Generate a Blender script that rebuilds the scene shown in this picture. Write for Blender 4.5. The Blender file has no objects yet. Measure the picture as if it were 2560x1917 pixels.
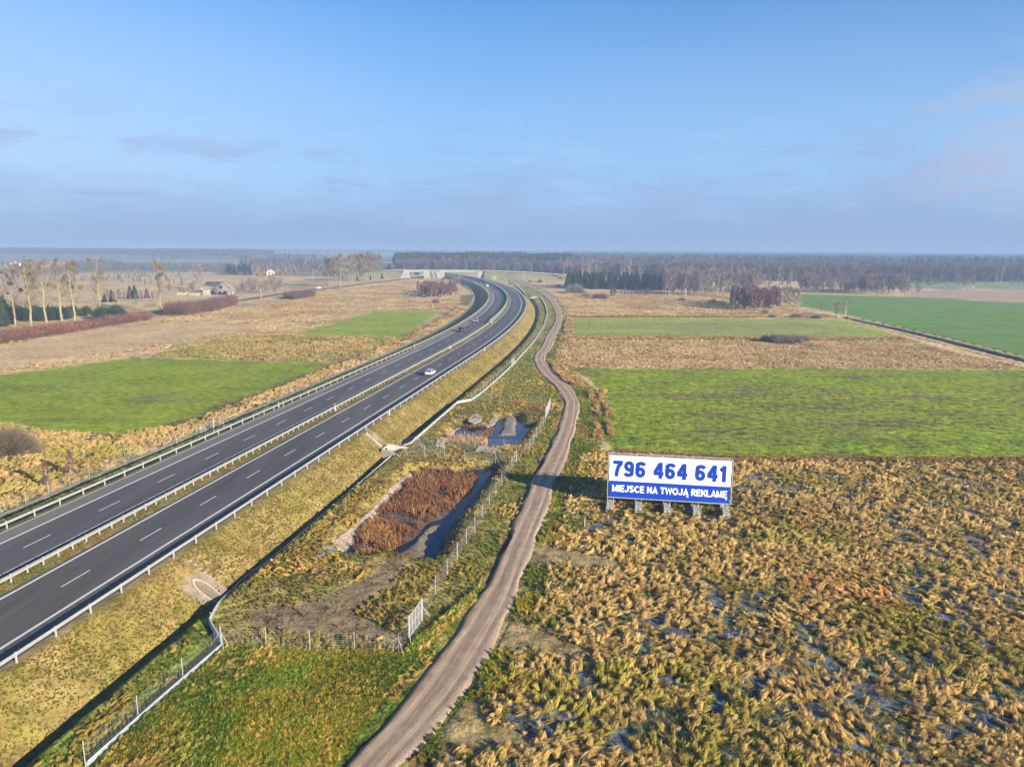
import bpy, bmesh, math, random
import numpy as np
from mathutils import Vector, Matrix
rng = np.random.default_rng(7)
random.seed(7)
S = bpy.context.scene
COL = S.collection
# ------------------------------------------------------------------ camera
W, HH = 2560, 1917
F = 1820.0
PITCH = math.atan(336 / 1820)
ROLL = math.radians(0.35)
CH = 35.0
cam = bpy.data.cameras.new('camera')
cam_o = bpy.data.objects.new('camera', cam)
COL.objects.link(cam_o)
cam.sensor_width = 36.0
cam.lens = 36.0 * F / W
cam.clip_start = 0.5
cam.clip_end = 60000
cam_o.matrix_world = Matrix.Translation((0, 0, CH)) @ Matrix.Rotation(math.pi / 2 - PITCH, 4, 'X') @ Matrix.Rotation(ROLL, 4, 'Z')
S.camera = cam_o
# ------------------------------------------------------------------ light
SUN_EL = math.radians(17.5)
SUN_DIR = Vector((0.77 * math.cos(SUN_EL), -0.638 * math.cos(SUN_EL), math.sin(SUN_EL))).normalized()
SUN_ROT = math.atan2(SUN_DIR.x, SUN_DIR.y)
S.view_settings.view_transform = 'Standard'
S.view_settings.look = 'None'
S.view_settings.exposure = 1.42
S.view_settings.gamma = 1.0
S.view_settings.use_curve_mapping = False
S.render.engine = 'CYCLES'
S.cycles.use_denoising = True
S.cycles.max_bounces = 5
S.cycles.diffuse_bounces = 2
S.cycles.glossy_bounces = 2
S.cycles.transparent_max_bounces = 16
S.cycles.volume_bounces = 1
S.cycles.use_adaptive_sampling = True
S.cycles.adaptive_threshold = 0.015
world = bpy.data.worlds.new('World')
S.world = world
world.use_nodes = True


def N(nt, t, **k):
    n = nt.nodes.new(t)
    for a, b in k.items():
        if a.startswith('i_'):
            n.inputs[a[2:].replace('_', ' ')].default_value = b
        else:
            setattr(n, a, b)
    return n


def math_n(nt, op, a, b=None, clamp=False):
    n = nt.nodes.new('ShaderNodeMath')
    n.operation = op
    n.use_clamp = clamp
    for i, v in enumerate((a, b)):
        if v is None:
            continue
        if isinstance(v, (int, float)):
            n.inputs[i].default_value = v
        else:
            nt.links.new(v, n.inputs[i])
    return n.outputs[0]


def maprange(nt, v, a, b, c, d, smooth=False):
    n = nt.nodes.new('ShaderNodeMapRange')
    if smooth:
        n.interpolation_type = 'SMOOTHSTEP'
    nt.links.new(v, n.inputs[0])
    for i, x in enumerate((a, b, c, d)):
        n.inputs[i + 1].default_value = x
    return n.outputs[0]


def mix_c(nt, fac, a, b, mode='MIX'):
    n = nt.nodes.new('ShaderNodeMix')
    n.data_type = 'RGBA'
    n.blend_type = mode
    for i, v in ((0, fac), (6, a), (7, b)):
        if isinstance(v, (int, float)):
            n.inputs[i].default_value = v
        elif isinstance(v, (tuple, list)):
            n.inputs[i].default_value = (*v[:3], 1)
        else:
            nt.links.new(v, n.inputs[i])
    return n.outputs[2]


def ramp(nt, v, stops):
    n = nt.nodes.new('ShaderNodeValToRGB')
    el = n.color_ramp.elements
    while len(el) < len(stops):
        el.new(0.5)
    for e, (p, c) in zip(el, stops):
        e.position = p
        e.color = (*c, 1) if len(c) == 3 else c
    nt.links.new(v, n.inputs[0])
    return n.outputs[0]


nt = world.node_tree
nt.nodes.clear()
sky = N(nt, 'ShaderNodeTexSky', sky_type='NISHITA', sun_disc=False, sun_elevation=SUN_EL, sun_rotation=SUN_ROT,
        altitude=50, air_density=1.0, dust_density=0.6, ozone_density=2.0)
tc = N(nt, 'ShaderNodeTexCoord')
sx = N(nt, 'ShaderNodeSeparateXYZ')
nt.links.new(tc.outputs['Generated'], sx.inputs[0])
mp = N(nt, 'ShaderNodeMapping')
mp.inputs['Scale'].default_value = (2.2, 2.2, 9.0)
nt.links.new(tc.outputs['Generated'], mp.inputs[0])
n1 = N(nt, 'ShaderNodeTexNoise', i_Scale=1.6, i_Detail=6.0, i_Roughness=0.6)
nt.links.new(mp.outputs[0], n1.inputs[0])
n2 = N(nt, 'ShaderNodeTexNoise', i_Scale=0.8, i_Detail=3.0)
nt.links.new(tc.outputs['Generated'], n2.inputs[0])
z = sx.outputs[2]
# bank of winter haze lying over the horizon, ragged on top
top = math_n(nt, 'ADD', z, math_n(nt, 'MULTIPLY', math_n(nt, 'SUBTRACT', n1.outputs[0], 0.5), -0.17))
bank = maprange(nt, top, 0.0, 0.12, 1.0, 0.0, True)
veil = maprange(nt, z, 0.04, 0.44, 0.92, 0.0, True)
veil2 = math_n(nt, 'MULTIPLY', veil, maprange(nt, n2.outputs[0], 0.35, 0.65, 0.8, 1.1), True)
skyc = mix_c(nt, 1.0, sky.outputs[0], (0.165, 0.47, 0.78), 'MULTIPLY')
c1 = mix_c(nt, veil2, skyc, (1.62, 2.55, 3.95))
lft = math_n(nt, 'MULTIPLY', maprange(nt, sx.outputs[0], -0.75, 0.05, 0.8, 0.0, True), maprange(nt, z, 0.08, 0.36, 1.0, 0.22, True))
c1 = mix_c(nt, lft, c1, (2.25, 3.05, 4.15))
c2 = mix_c(nt, math_n(nt, 'MULTIPLY', bank, 0.86), c1, (1.42, 1.93, 3.0))
# torn wisps above the bank and one pinkish cloud low on the right
mp3 = N(nt, 'ShaderNodeMapping')
mp3.inputs['Scale'].default_value = (3.0, 3.0, 16.0)
nt.links.new(tc.outputs['Generated'], mp3.inputs[0])
n3 = N(nt, 'ShaderNodeTexNoise', i_Scale=2.4, i_Detail=9.0, i_Roughness=0.62)
nt.links.new(mp3.outputs[0], n3.inputs[0])
wband = math_n(nt, 'MULTIPLY', maprange(nt, z, 0.015, 0.08, 0.0, 1.0, True), maprange(nt, z, 0.09, 0.2, 1.0, 0.0, True))
wisp = math_n(nt, 'MULTIPLY', maprange(nt, n3.outputs[0], 0.5, 0.64, 0.0, 1.0, True), wband)
c2 = mix_c(nt, math_n(nt, 'MULTIPLY', wisp, 0.5), c2, (1.55, 1.95, 2.95))
lite = math_n(nt, 'MULTIPLY', maprange(nt, n3.outputs[0], 0.36, 0.47, 1.0, 0.0, True), wband)
c2 = mix_c(nt, math_n(nt, 'MULTIPLY', lite, 0.4), c2, (1.95, 2.75, 3.95))
vd = N(nt, 'ShaderNodeVectorMath', operation='DISTANCE')
nt.links.new(tc.outputs['Generated'], vd.inputs[0])
vd.inputs[1].default_value = (0.575, 0.81, 0.125)
cl = math_n(nt, 'ADD', vd.outputs['Value'], math_n(nt, 'MULTIPLY', math_n(nt, 'SUBTRACT', n3.outputs[0], 0.5), -0.35))
c2 = mix_c(nt, maprange(nt, cl, 0.02, 0.13, 0.42, 0.0, True), c2, (2.3, 2.45, 3.1))
bg = N(nt, 'ShaderNodeBackground')
bg.inputs[1].default_value = 0.088
nt.links.new(c2, bg.inputs[0])
wo = N(nt, 'ShaderNodeOutputWorld')
nt.links.new(bg.outputs[0], wo.inputs[0])

sun = bpy.data.lights.new('sun', 'SUN')
sun.energy = 5.0
sun.angle = math.radians(0.55)
sun.color = (1.0, 0.87, 0.69)
sun_o = bpy.data.objects.new('sun', sun)
COL.objects.link(sun_o)
sun_o.rotation_euler = SUN_DIR.to_track_quat('Z', 'Y').to_euler()
sun_o.location = SUN_DIR * 200


# ------------------------------------------------------------------ survey helpers (photo measurements turned into ground positions)
def ray(px, py):
    x = (px - W / 2) / F
    y = -(py - HH / 2) / F
    c, s = math.cos(ROLL), math.sin(ROLL)
    x, y = x * c - y * s, x * s + y * c
    return x, math.cos(PITCH) + y * math.sin(PITCH), -math.sin(PITCH) + y * math.cos(PITCH)


def G(px, py, z=0.0):
    d = ray(px, py)
    t = (z - CH) / d[2]
    return (d[0] * t, d[1] * t)


def height_at(px, py, y):
    d = ray(px, py)
    return CH + d[2] / d[1] * y


def GP(pts, z=0.0):
    return [G(a, b, z) for a, b in pts]


def crop(ox, oy, s):
    return lambda x, y: (ox + x / s, oy + y / s)


cA = crop(0, 600, 3.16)
cB = crop(600, 600, 3.16)
cC = crop(1200, 600, 3.16)
cD = crop(1860, 600, 3.16)
cE = crop(0, 1050, 3.16)
cF = crop(850, 950, 3.16)
cG = crop(400, 1350, 2.765)
cJ = crop(1150, 1350, 2.92)
cK = crop(880, 1020, 4.915)

# ------------------------------------------------------------------ noise / polygons in numpy


def _hash(ix, iy, s):
    h = (ix.astype(np.int64) * 374761393 + iy.astype(np.int64) * 668265263 + s * 1442695041) & 0xffffffff
    h = ((h ^ (h >> 13)) * 1274126177) & 0xffffffff
    return ((h ^ (h >> 16)) & 0xffff) / 65535.0


def vnoise(x, y, scale, seed=0, octs=3):
    x = np.asarray(x, float) / scale
    y = np.asarray(y, float) / scale
    t = np.zeros_like(x)
    a, tot = 1.0, 0.0
    for o in range(octs):
        ix, iy = np.floor(x), np.floor(y)
        fx, fy = x - ix, y - iy
        fx = fx * fx * (3 - 2 * fx)
        fy = fy * fy * (3 - 2 * fy)
        v = (_hash(ix, iy, seed + o) * (1 - fx) + _hash(ix + 1, iy, seed + o) * fx) * (1 - fy) + \
            (_hash(ix, iy + 1, seed + o) * (1 - fx) + _hash(ix + 1, iy + 1, seed + o) * fx) * fy
        t += a * v
        tot += a
        a *= 0.55
        x = x * 2.03 + 17.3
        y = y * 2.03 + 5.1
    return t / tot


def sdf(poly, x, y):
    """signed distance, negative inside"""
    x = np.asarray(x, float)
    y = np.asarray(y, float)
    d = np.full(x.shape, 1e18)
    ins = np.zeros(x.shape, bool)
    n = len(poly)
    for i in range(n):
        ax, ay = poly[i]
        bx, by = poly[(i + 1) % n]
        ex, ey = bx - ax, by - ay
        wx, wy = x - ax, y - ay
        L = ex * ex + ey * ey + 1e-12
        t = np.clip((wx * ex + wy * ey) / L, 0, 1)
        d = np.minimum(d, (wx - ex * t) ** 2 + (wy - ey * t) ** 2)
        c = ((ay > y) != (by > y))
        with np.errstate(divide='ignore', invalid='ignore'):
            xi = ex * (y - ay) / (ey if ey != 0 else 1e-12) + ax
        ins ^= (c & (x < xi))
    d = np.sqrt(d)
    return np.where(ins, -d, d)


def linedist(pts, x, y):
    d = np.full(np.shape(x), 1e18)
    for (ax, ay), (bx, by) in zip(pts[:-1], pts[1:]):
        ex, ey = bx - ax, by - ay
        wx, wy = x - ax, y - ay
        t = np.clip((wx * ex + wy * ey) / (ex * ex + ey * ey + 1e-12), 0, 1)
        d = np.minimum(d, (wx - ex * t) ** 2 + (wy - ey * t) ** 2)
    return np.sqrt(d)


def sm(a, b, v):
    t = np.clip((v - a) / (b - a), 0, 1)
    return t * t * (3 - 2 * t)


# ------------------------------------------------------------------ motorway alignment: x = f(y) is the inner edge line of the right carriageway
RP = (-57.344, 0.16604, 220.77, 3.633e-4, -0.207e-7)


def rf(y):
    y = np.asarray(y, float)
    t = np.maximum(0, y - RP[2])
    return RP[0] + RP[1] * y - RP[3] * t * t - RP[4] * t ** 3


def rfd(y):
    return (rf(y + 0.5) - rf(y - 0.5))


def U(x, y):
    d = rfd(y)
    return (x - rf(y)) / np.sqrt(1 + d * d) - 3.55


def RX(y, u):
    """point at station y, offset u (u = 0 is the dashed line of the right carriageway)"""
    d = rfd(y)
    L = np.sqrt(1 + d * d)
    o = u + 3.55
    return rf(y) + o / L, y - o * d / L


RZ = 3.0
PROF = [(-28.4, 0.0), (-27.5, -0.3), (-26.6, -0.3), (-26.0, -0.1), (-22.0, 1.42), (-18.1, 2.86), (-17.0, 2.93),
        (-7.4, 2.93), (-6.4, 2.99), (-5.4, 2.97), (-4.0, 2.93), (5.9, 2.93), (6.9, 2.88), (7.6, 2.45), (9.0, 1.4), (10.4, 0.4), (11.2, -0.5),
        (11.8, -1.1), (12.3, -1.15), (12.75, -0.6), (13.15, 0.03)]
PU = np.array([p[0] for p in PROF])
PZ = np.array([p[1] for p in PROF])

# ponds -------------------------------------------------------------
POND2 = GP([cF(*p) for p in [(600, 735), (760, 712), (890, 725), (1190, 690), (1215, 712), (1130, 830), (1010, 990), (900, 1130), (820, 1260), (740, 1430), (640, 1445), (540, 1400),
                             (400, 1365), (230, 1405), (120, 1395), (0, 1360), (60, 1290), (200, 1130), (380, 930)]], -1.2)
POND1 = GP([cF(*p) for p in [(905, 395), (985, 355), (1200, 375), (1260, 300), (1400, 300), (1430, 350), (1520, 360), (1440, 470), (1385, 545), (1150, 552), (1000, 530), (835, 480)]], -1.2)
PAD2 = None


def ground_z(x, y, micro=True):
    x = np.asarray(x, float)
    y = np.asarray(y, float)
    u = U(x, y)
    zt = np.interp(u, PU, PZ)
    near = (u > PU[0]) & (u < PU[-1]) & (y < 1150)
    far_n = vnoise(x, y, 60, 3, 3)
    base = (far_n - 0.5) * 0.5 * sm(14, 40, np.maximum(u, -u - 28))
    zz = np.where(near, zt, base)
    rr = np.hypot(x, y)
    m = rr < 260
    if m.any():
        xs, ys = x[m], y[m]
        d2 = sdf(POND2, xs, ys)
        d1 = sdf(POND1, xs, ys)
        dz = np.minimum(d1, d2)
        bank = -1.55 + np.clip(dz + 0.6, 0, 4) * 0.62
        bank = np.where(dz < -0.6, -1.55, bank)
        zz[m] = np.where(near[m] & (u[m] < 12.5), zz[m], np.minimum(zz[m], bank))
    if micro:
        a = np.where((u > -22.5) & (u < 11.0), 0.06, 0.16) * sm(400, 120, rr)
        zz = zz + (vnoise(x, y, 1.1, 11, 3) - 0.5) * a * np.where((u > -18.6) & (u < 7.0), 0, 1)
    return zz


def gz(x, y, micro=False):
    return float(ground_z(np.array([x]), np.array([y]), micro)[0])


# ------------------------------------------------------------------ object helpers
def tag(o, label=None, cat=None, group=None, kind=None):
    if label:
        o['label'] = label
    if cat:
        o['category'] = cat
    if group:
        o['group'] = group
    if kind:
        o['kind'] = kind
    return o


def empty(name, loc=(0, 0, 0), rz=0.0, label=None, cat=None, group=None):
    o = bpy.data.objects.new(name, None)
    o.empty_display_size = 0.3
    o.location = loc
    o.rotation_euler = (0, 0, rz)
    COL.objects.link(o)
    return tag(o, label, cat, group)


def add(name, me, parent=None, mat=None, loc=None, rot=None, scale=None):
    if mat is not None and not me.materials:
        me.materials.append(mat)
    o = bpy.data.objects.new(name, me)
    COL.objects.link(o)
    if parent is not None:
        o.parent = parent
    if loc is not None:
        o.location = loc
    if rot is not None:
        o.rotation_euler = rot
    if scale is not None:
        o.scale = scale if hasattr(scale, '__len__') else (scale,) * 3
    return o


def mesh_np(name, v, f, smooth=False, mat=None):
    """v (n,3), f (m,3|4)"""
    v = np.asarray(v, np.float32)
    f = np.asarray(f, np.int32)
    me = bpy.data.meshes.new(name)
    me.vertices.add(len(v))
    me.vertices.foreach_set('co', v.ravel())
    k = f.shape[1]
    me.loops.add(f.size)
    me.loops.foreach_set('vertex_index', f.ravel())
    me.polygons.add(len(f))
    me.polygons.foreach_set('loop_start', np.arange(0, f.size, k, dtype=np.int32))
    me.polygons.foreach_set('loop_total', np.full(len(f), k, np.int32))
    if smooth:
        me.polygons.foreach_set('use_smooth', np.ones(len(f), bool))
    me.update(calc_edges=True)
    if mat:
        me.materials.append(mat)
    return me


class MB:
    """collects simple shapes into one mesh"""

    def __init__(s):
        s.v = []
        s.f = []

    def poly(s, pts):
        b = len(s.v)
        s.v += [tuple(p) for p in pts]
        s.f.append(tuple(range(b, b + len(pts))))

    def box(s, c, d, rz=0.0, M=None):
        b = len(s.v)
        cx, cy, cz = c
        co, si = math.cos(rz), math.sin(rz)
        for dx, dy, dz in ((-1, -1, -1), (1, -1, -1), (1, 1, -1), (-1, 1, -1), (-1, -1, 1), (1, -1, 1), (1, 1, 1), (-1, 1, 1)):
            x, y, z_ = dx * d[0] / 2, dy * d[1] / 2, dz * d[2] / 2
            s.v.append((cx + x * co - y * si, cy + x * si + y * co, cz + z_))
        for q in ((0, 3, 2, 1), (4, 5, 6, 7), (0, 1, 5, 4), (1, 2, 6, 5), (2, 3, 7, 6), (3, 0, 4, 7)):
            s.f.append(tuple(b + i for i in q))

    def tube(s, pts, rads, n=6, cap=True):
        pts = [Vector(p) for p in pts]
        if not hasattr(rads, '__len__'):
            rads = [rads] * len(pts)
        b = len(s.v)
        for i, p in enumerate(pts):
            t = (pts[min(i + 1, len(pts) - 1)] - pts[max(i - 1, 0)])
            if t.length < 1e-9:
                t = Vector((0, 0, 1))
            t.normalize()
            a = Vector((0, 0, 1)) if abs(t.z) < 0.9 else Vector((1, 0, 0))
            e1 = t.cross(a).normalized()
            e2 = t.cross(e1)
            for k in range(n):
                an = 2 * math.pi * k / n
                s.v.append(tuple(p + (e1 * math.cos(an) + e2 * math.sin(an)) * rads[i]))
        for i in range(len(pts) - 1):
            for k in range(n):
                k2 = (k + 1) % n
                s.f.append((b + i * n + k, b + (i + 1) * n + k, b + (i + 1) * n + k2, b + i * n + k2))
        if cap:
            s.f.append(tuple(b + k for k in range(n)))
            s.f.append(tuple(b + (len(pts) - 1) * n + k for k in reversed(range(n))))

    def me(s, name, mat=None, smooth=False):
        m = bpy.data.meshes.new(name)
        m.from_pydata(s.v, [], s.f)
        if smooth:
            m.polygons.foreach_set('use_smooth', [True] * len(m.polygons))
        if mat:
            m.materials.append(mat)
        m.update()
        return m


# ------------------------------------------------------------------ materials
def mat_new(name):
    m = bpy.data.materials.new(name)
    m.use_nodes = True
    nt = m.node_tree
    nt.nodes.clear()
    o = nt.nodes.new('ShaderNodeOutputMaterial')
    p = nt.nodes.new('ShaderNodeBsdfPrincipled')
    nt.links.new(p.outputs[0], o.inputs[0])
    p.inputs['Roughness'].default_value = 0.85
    p.inputs['Specular IOR Level'].default_value = 0.25
    return m, nt, p


def simple(name, col, rough=0.7, metal=0.0, var=0.15, scale=4.0, spec=0.3, coords='Object'):
    m, nt, p = mat_new(name)
    t = N(nt, 'ShaderNodeTexCoord')
    n = N(nt, 'ShaderNodeTexNoise', i_Scale=scale, i_Detail=4.0)
    nt.links.new(t.outputs[coords], n.inputs[0])
    f = maprange(nt, n.outputs[0], 0.3, 0.7, 1 - var, 1 + var)
    c = mix_c(nt, 1.0, (*col,), f, 'MULTIPLY')
    nt.links.new(c, p.inputs[0])
    p.inputs['Roughness'].default_value = rough
    p.inputs['Metallic'].default_value = metal
    p.inputs['Specular IOR Level'].default_value = spec
    return m


def pos_noise(nt, scale, detail=4.0, rough=0.55, stretch=None):
    g = N(nt, 'ShaderNodeNewGeometry')
    src = g.outputs['Position']
    if stretch:
        mpn = N(nt, 'ShaderNodeMapping')
        mpn.inputs['Rotation'].default_value = (0, 0, stretch[0])
        mpn.inputs['Scale'].default_value = (stretch[1], stretch[2], 1)
        nt.links.new(src, mpn.inputs[0])
        src = mpn.outputs[0]
    n = N(nt, 'ShaderNodeTexNoise', i_Scale=scale, i_Detail=detail, i_Roughness=rough)
    nt.links.new(src, n.inputs[0])
    return n.outputs[0]


def ground_material():
    m, nt, p = mat_new('ground_cover')
    a = N(nt, 'ShaderNodeAttribute', attribute_name='col')
    b = N(nt, 'ShaderNodeAttribute', attribute_name='mot')
    amp = b.outputs['Fac']
    nf = pos_noise(nt, 3.2, 5.0, 0.65)
    nm = pos_noise(nt, 0.55, 5.0, 0.6)
    nl = pos_noise(nt, 0.07, 4.0, 0.55)
    ns = pos_noise(nt, 0.22, 4.0, 0.6, (0.08, 0.35, 2.2))
    v1 = maprange(nt, nf, 0.32, 0.68, -0.8, 0.65)
    v2 = maprange(nt, nm, 0.36, 0.64, -0.7, 0.55)
    nk = pos_noise(nt, 1.35, 3.0, 0.5, (0.05, 1.0, 0.45))
    v1 = math_n(nt, 'ADD', v1, maprange(nt, nk, 0.56, 0.7, 0.0, -0.8))
    v3 = maprange(nt, nl, 0.3, 0.7, -0.16, 0.16)
    v4 = maprange(nt, ns, 0.3, 0.7, -0.22, 0.22)
    s = math_n(nt, 'ADD', math_n(nt, 'ADD', v1, v2), v4)
    s = math_n(nt, 'ADD', math_n(nt, 'MULTIPLY', s, amp), v3)
    f = math_n(nt, 'ADD', s, 1.0)
    f = math_n(nt, 'MAXIMUM', f, 0.12)
    c = mix_c(nt, 1.0, a.outputs['Color'], f, 'MULTIPLY')
    # hue wander: straw <-> green
    n5 = pos_noise(nt, 0.9, 5.0, 0.7)
    hue = maprange(nt, n5, 0.42, 0.62, 0.0, 0.5)
    hue = math_n(nt, 'MULTIPLY', hue, amp)
    c = mix_c(nt, hue, c, mix_c(nt, 1.0, c, (0.72, 1.12, 0.75), 'MULTIPLY'))
    nt.links.new(c, p.inputs[0])
    bp = N(nt, 'ShaderNodeBump')
    bp.inputs['Distance'].default_value = 0.28
    nt.links.new(math_n(nt, 'MULTIPLY', amp, 0.9), bp.inputs['Strength'])
    hb = math_n(nt, 'ADD', nf, math_n(nt, 'MULTIPLY', nm, 2.0))
    nt.links.new(hb, bp.inputs['Height'])
    nt.links.new(bp.outputs[0], p.inputs['Normal'])
    p.inputs['Roughness'].default_value = 0.95
    p.inputs['Specular IOR Level'].default_value = 0.1
    return m


M_ground = ground_material()


def blade_material(name, stops, rough=0.8, transl=0.35, tint=True):
    m, nt, p = mat_new(name)
    oi = N(nt, 'ShaderNodeObjectInfo')
    c = ramp(nt, oi.outputs['Random'], stops)
    if tint:
        at = N(nt, 'ShaderNodeAttribute', attribute_name='tint')
        at.attribute_type = 'INSTANCER'
        c = mix_c(nt, 1.0, c, at.outputs['Color'], 'MULTIPLY')
    n = pos_noise(nt, 9.0, 2.0)
    c = mix_c(nt, 1.0, c, maprange(nt, n, 0.3, 0.7, 0.75, 1.25), 'MULTIPLY')
    nt.links.new(c, p.inputs[0])
    p.inputs['Roughness'].default_value = rough
    p.inputs['Specular IOR Level'].default_value = 0.15
    tr = N(nt, 'ShaderNodeBsdfTranslucent')
    nt.links.new(c, tr.inputs[0])
    mx = N(nt, 'ShaderNodeMixShader')
    mx.inputs[0].default_value = transl
    out = [q for q in nt.nodes if q.type == 'OUTPUT_MATERIAL'][0]
    nt.links.new(p.outputs[0], mx.inputs[1])
    nt.links.new(tr.outputs[0], mx.inputs[2])
    nt.links.new(mx.outputs[0], out.inputs[0])
    return m


M_straw = blade_material('dry_grass_blades', [(0, (0.56, 0.40, 0.155)), (0.4, (0.70, 0.51, 0.22)), (0.75, (0.62, 0.47, 0.165)), (1, (0.80, 0.60, 0.32))])
M_green = blade_material('green_grass_blades', [(0, (0.15, 0.24, 0.018)), (0.5, (0.22, 0.3, 0.025)), (0.8, (0.33, 0.32, 0.05)), (1, (0.45, 0.36, 0.09))])
M_reedred = blade_material('rust_reed_blades', [(0, (0.27, 0.105, 0.06)), (0.5, (0.37, 0.165, 0.08)), (0.85, (0.45, 0.25, 0.12)), (1, (0.22, 0.13, 0.07))])
M_reedtan = blade_material('tan_reed_blades', [(0, (0.45, 0.3, 0.15)), (1, (0.6, 0.43, 0.25))])
M_twig_b = blade_material('brown_twigs', [(0, (0.17, 0.135, 0.115)), (1, (0.26, 0.21, 0.175))], transl=0.1, tint=False)
M_twig_p = blade_material('purple_birch_twigs', [(0, (0.15, 0.085, 0.075)), (1, (0.2, 0.115, 0.095))], transl=0.1, tint=False)
M_twig_g = blade_material('grey_straw_twigs', [(0, (0.15, 0.118, 0.085)), (1, (0.2, 0.16, 0.118))], transl=0.1, tint=False)
M_twig_r = blade_material('red_hedge_twigs', [(0, (0.095, 0.056, 0.045)), (1, (0.115, 0.067, 0.052))], transl=0.1, tint=False)
M_leaf_o = blade_material('rust_dead_leaves', [(0, (0.3, 0.115, 0.045)), (1, (0.36, 0.16, 0.07))], transl=0.2, tint=False)
M_needle = blade_material('dark_needles', [(0, (0.02, 0.04, 0.018)), (0.6, (0.035, 0.055, 0.02)), (1, (0.06, 0.075, 0.03))], transl=0.1, tint=False)
M_mistle = blade_material('mistletoe_leaves', [(0, (0.2, 0.155, 0.03)), (0.7, (0.28, 0.2, 0.03)), (1, (0.09, 0.09, 0.035))], transl=0.2, tint=False)
M_bark_y = simple('lichen_bark', (0.25, 0.205, 0.105), 0.9, scale=1.5, var=0.35)
M_bark_g = simple('grey_bark', (0.2, 0.165, 0.125), 0.9, scale=1.5, var=0.3)
M_bark_w = simple('birch_bark', (0.62, 0.58, 0.52), 0.8, scale=2.0, var=0.3)
M_zinc = simple('galvanised_steel', (0.27, 0.275, 0.265), 0.6, 0.2, 0.08, 2.0)
M_zincpost = simple('galvanised_post', (0.36, 0.37, 0.36), 0.6, 0.1, 0.08, 2.0)
M_barrier = simple('pale_barrier_sheet', (0.42, 0.47, 0.5), 0.35, 0.1, 0.12, 0.8, spec=0.5)
M_white = simple('white_paint', (0.8, 0.8, 0.78), 0.5, var=0.04)
M_red = simple('red_reflector', (0.6, 0.03, 0.02), 0.4, var=0.05)
M_black = simple('black_rubber', (0.02, 0.02, 0.022), 0.6, var=0.1)
M_conc = simple('concrete', (0.3, 0.27, 0.225), 0.85, var=0.22, scale=1.2)
M_concl = simple('pale_concrete', (0.35, 0.325, 0.28), 0.85, var=0.12, scale=1.2)
M_stone = simple('pale_stones', (0.29, 0.235, 0.18), 0.9, var=0.3, scale=0.7)
M_screen = simple('green_screen_panels', (0.09, 0.17, 0.09), 0.5, var=0.1)
M_bluep = simple('blue_plastic_pipe', (0.02, 0.06, 0.4), 0.4)
M_wire = simple('fence_wire', (0.5, 0.52, 0.54), 0.5, 0.3, 0.05)


def asphalt_material():
    m, nt, p = mat_new('asphalt')
    a = N(nt, 'ShaderNodeAttribute', attribute_name='u')
    u = a.outputs['Fac']
    n = pos_noise(nt, 9.0, 4.0)
    nl = pos_noise(nt, 0.35, 4.0, 0.6, (-0.165, 1.6, 0.09))
    base = ramp(nt, nl, [(0.3, (0.058, 0.051, 0.046)), (0.7, (0.092, 0.081, 0.073))])
    c = mix_c(nt, 1.0, base, maprange(nt, n, 0.3, 0.7, 0.8, 1.2), 'MULTIPLY')
    # hard shoulder of the far carriageway is a paler, dustier surfacing
    sh = maprange(nt, u, -14.9, -14.2, 1.0, 0.0)
    c = mix_c(nt, math_n(nt, 'MULTIPLY', sh, 0.7), c, (0.18, 0.15, 0.13))
    # tyre-polished wheel tracks, joint along the lane line
    w1 = math_n(nt, 'ABSOLUTE', math_n(nt, 'SINE', math_n(nt, 'MULTIPLY', u, 1.795)))
    c = mix_c(nt, math_n(nt, 'MULTIPLY', w1, 0.16), c, (0.13, 0.12, 0.112))
    nb = pos_noise(nt, 0.05, 3.0, 0.5, (-0.165, 3.0, 0.25))
    c = mix_c(nt, 1.0, c, maprange(nt, nb, 0.35, 0.65, 0.86, 1.16), 'MULTIPLY')
    jt = maprange(nt, math_n(nt, 'ABSOLUTE', math_n(nt, 'ADD', u, 1.1)), 0.05, 0.12, 0.45, 0.0)
    c = mix_c(nt, math_n(nt, 'MULTIPLY', jt, maprange(nt, nl, 0.4, 0.6, 0.0, 1.0)), c, (0.03, 0.028, 0.026))
    nt.links.new(c, p.inputs[0])
    p.inputs['Roughness'].default_value = 0.7
    p.inputs['Specular IOR Level'].default_value = 0.35
    bp = N(nt, 'ShaderNodeBump', i_Strength=0.15, i_Distance=0.02)
    nt.links.new(n, bp.inputs['Height'])
    nt.links.new(bp.outputs[0], p.inputs['Normal'])
    return m


M_asph = asphalt_material()
M_asph_old = simple('old_asphalt', (0.12, 0.125, 0.13), 0.8, var=0.15, scale=0.2)


def paint_material():
    m, nt, p = mat_new('road_paint')
    n = pos_noise(nt, 6.0, 5.0, 0.7)
    c = ramp(nt, n, [(0.32, (0.3, 0.29, 0.27)), (0.5, (0.58, 0.57, 0.54))])
    nt.links.new(c, p.inputs[0])
    p.inputs['Roughness'].default_value = 0.6
    return m


M_paint = paint_material()


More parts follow.
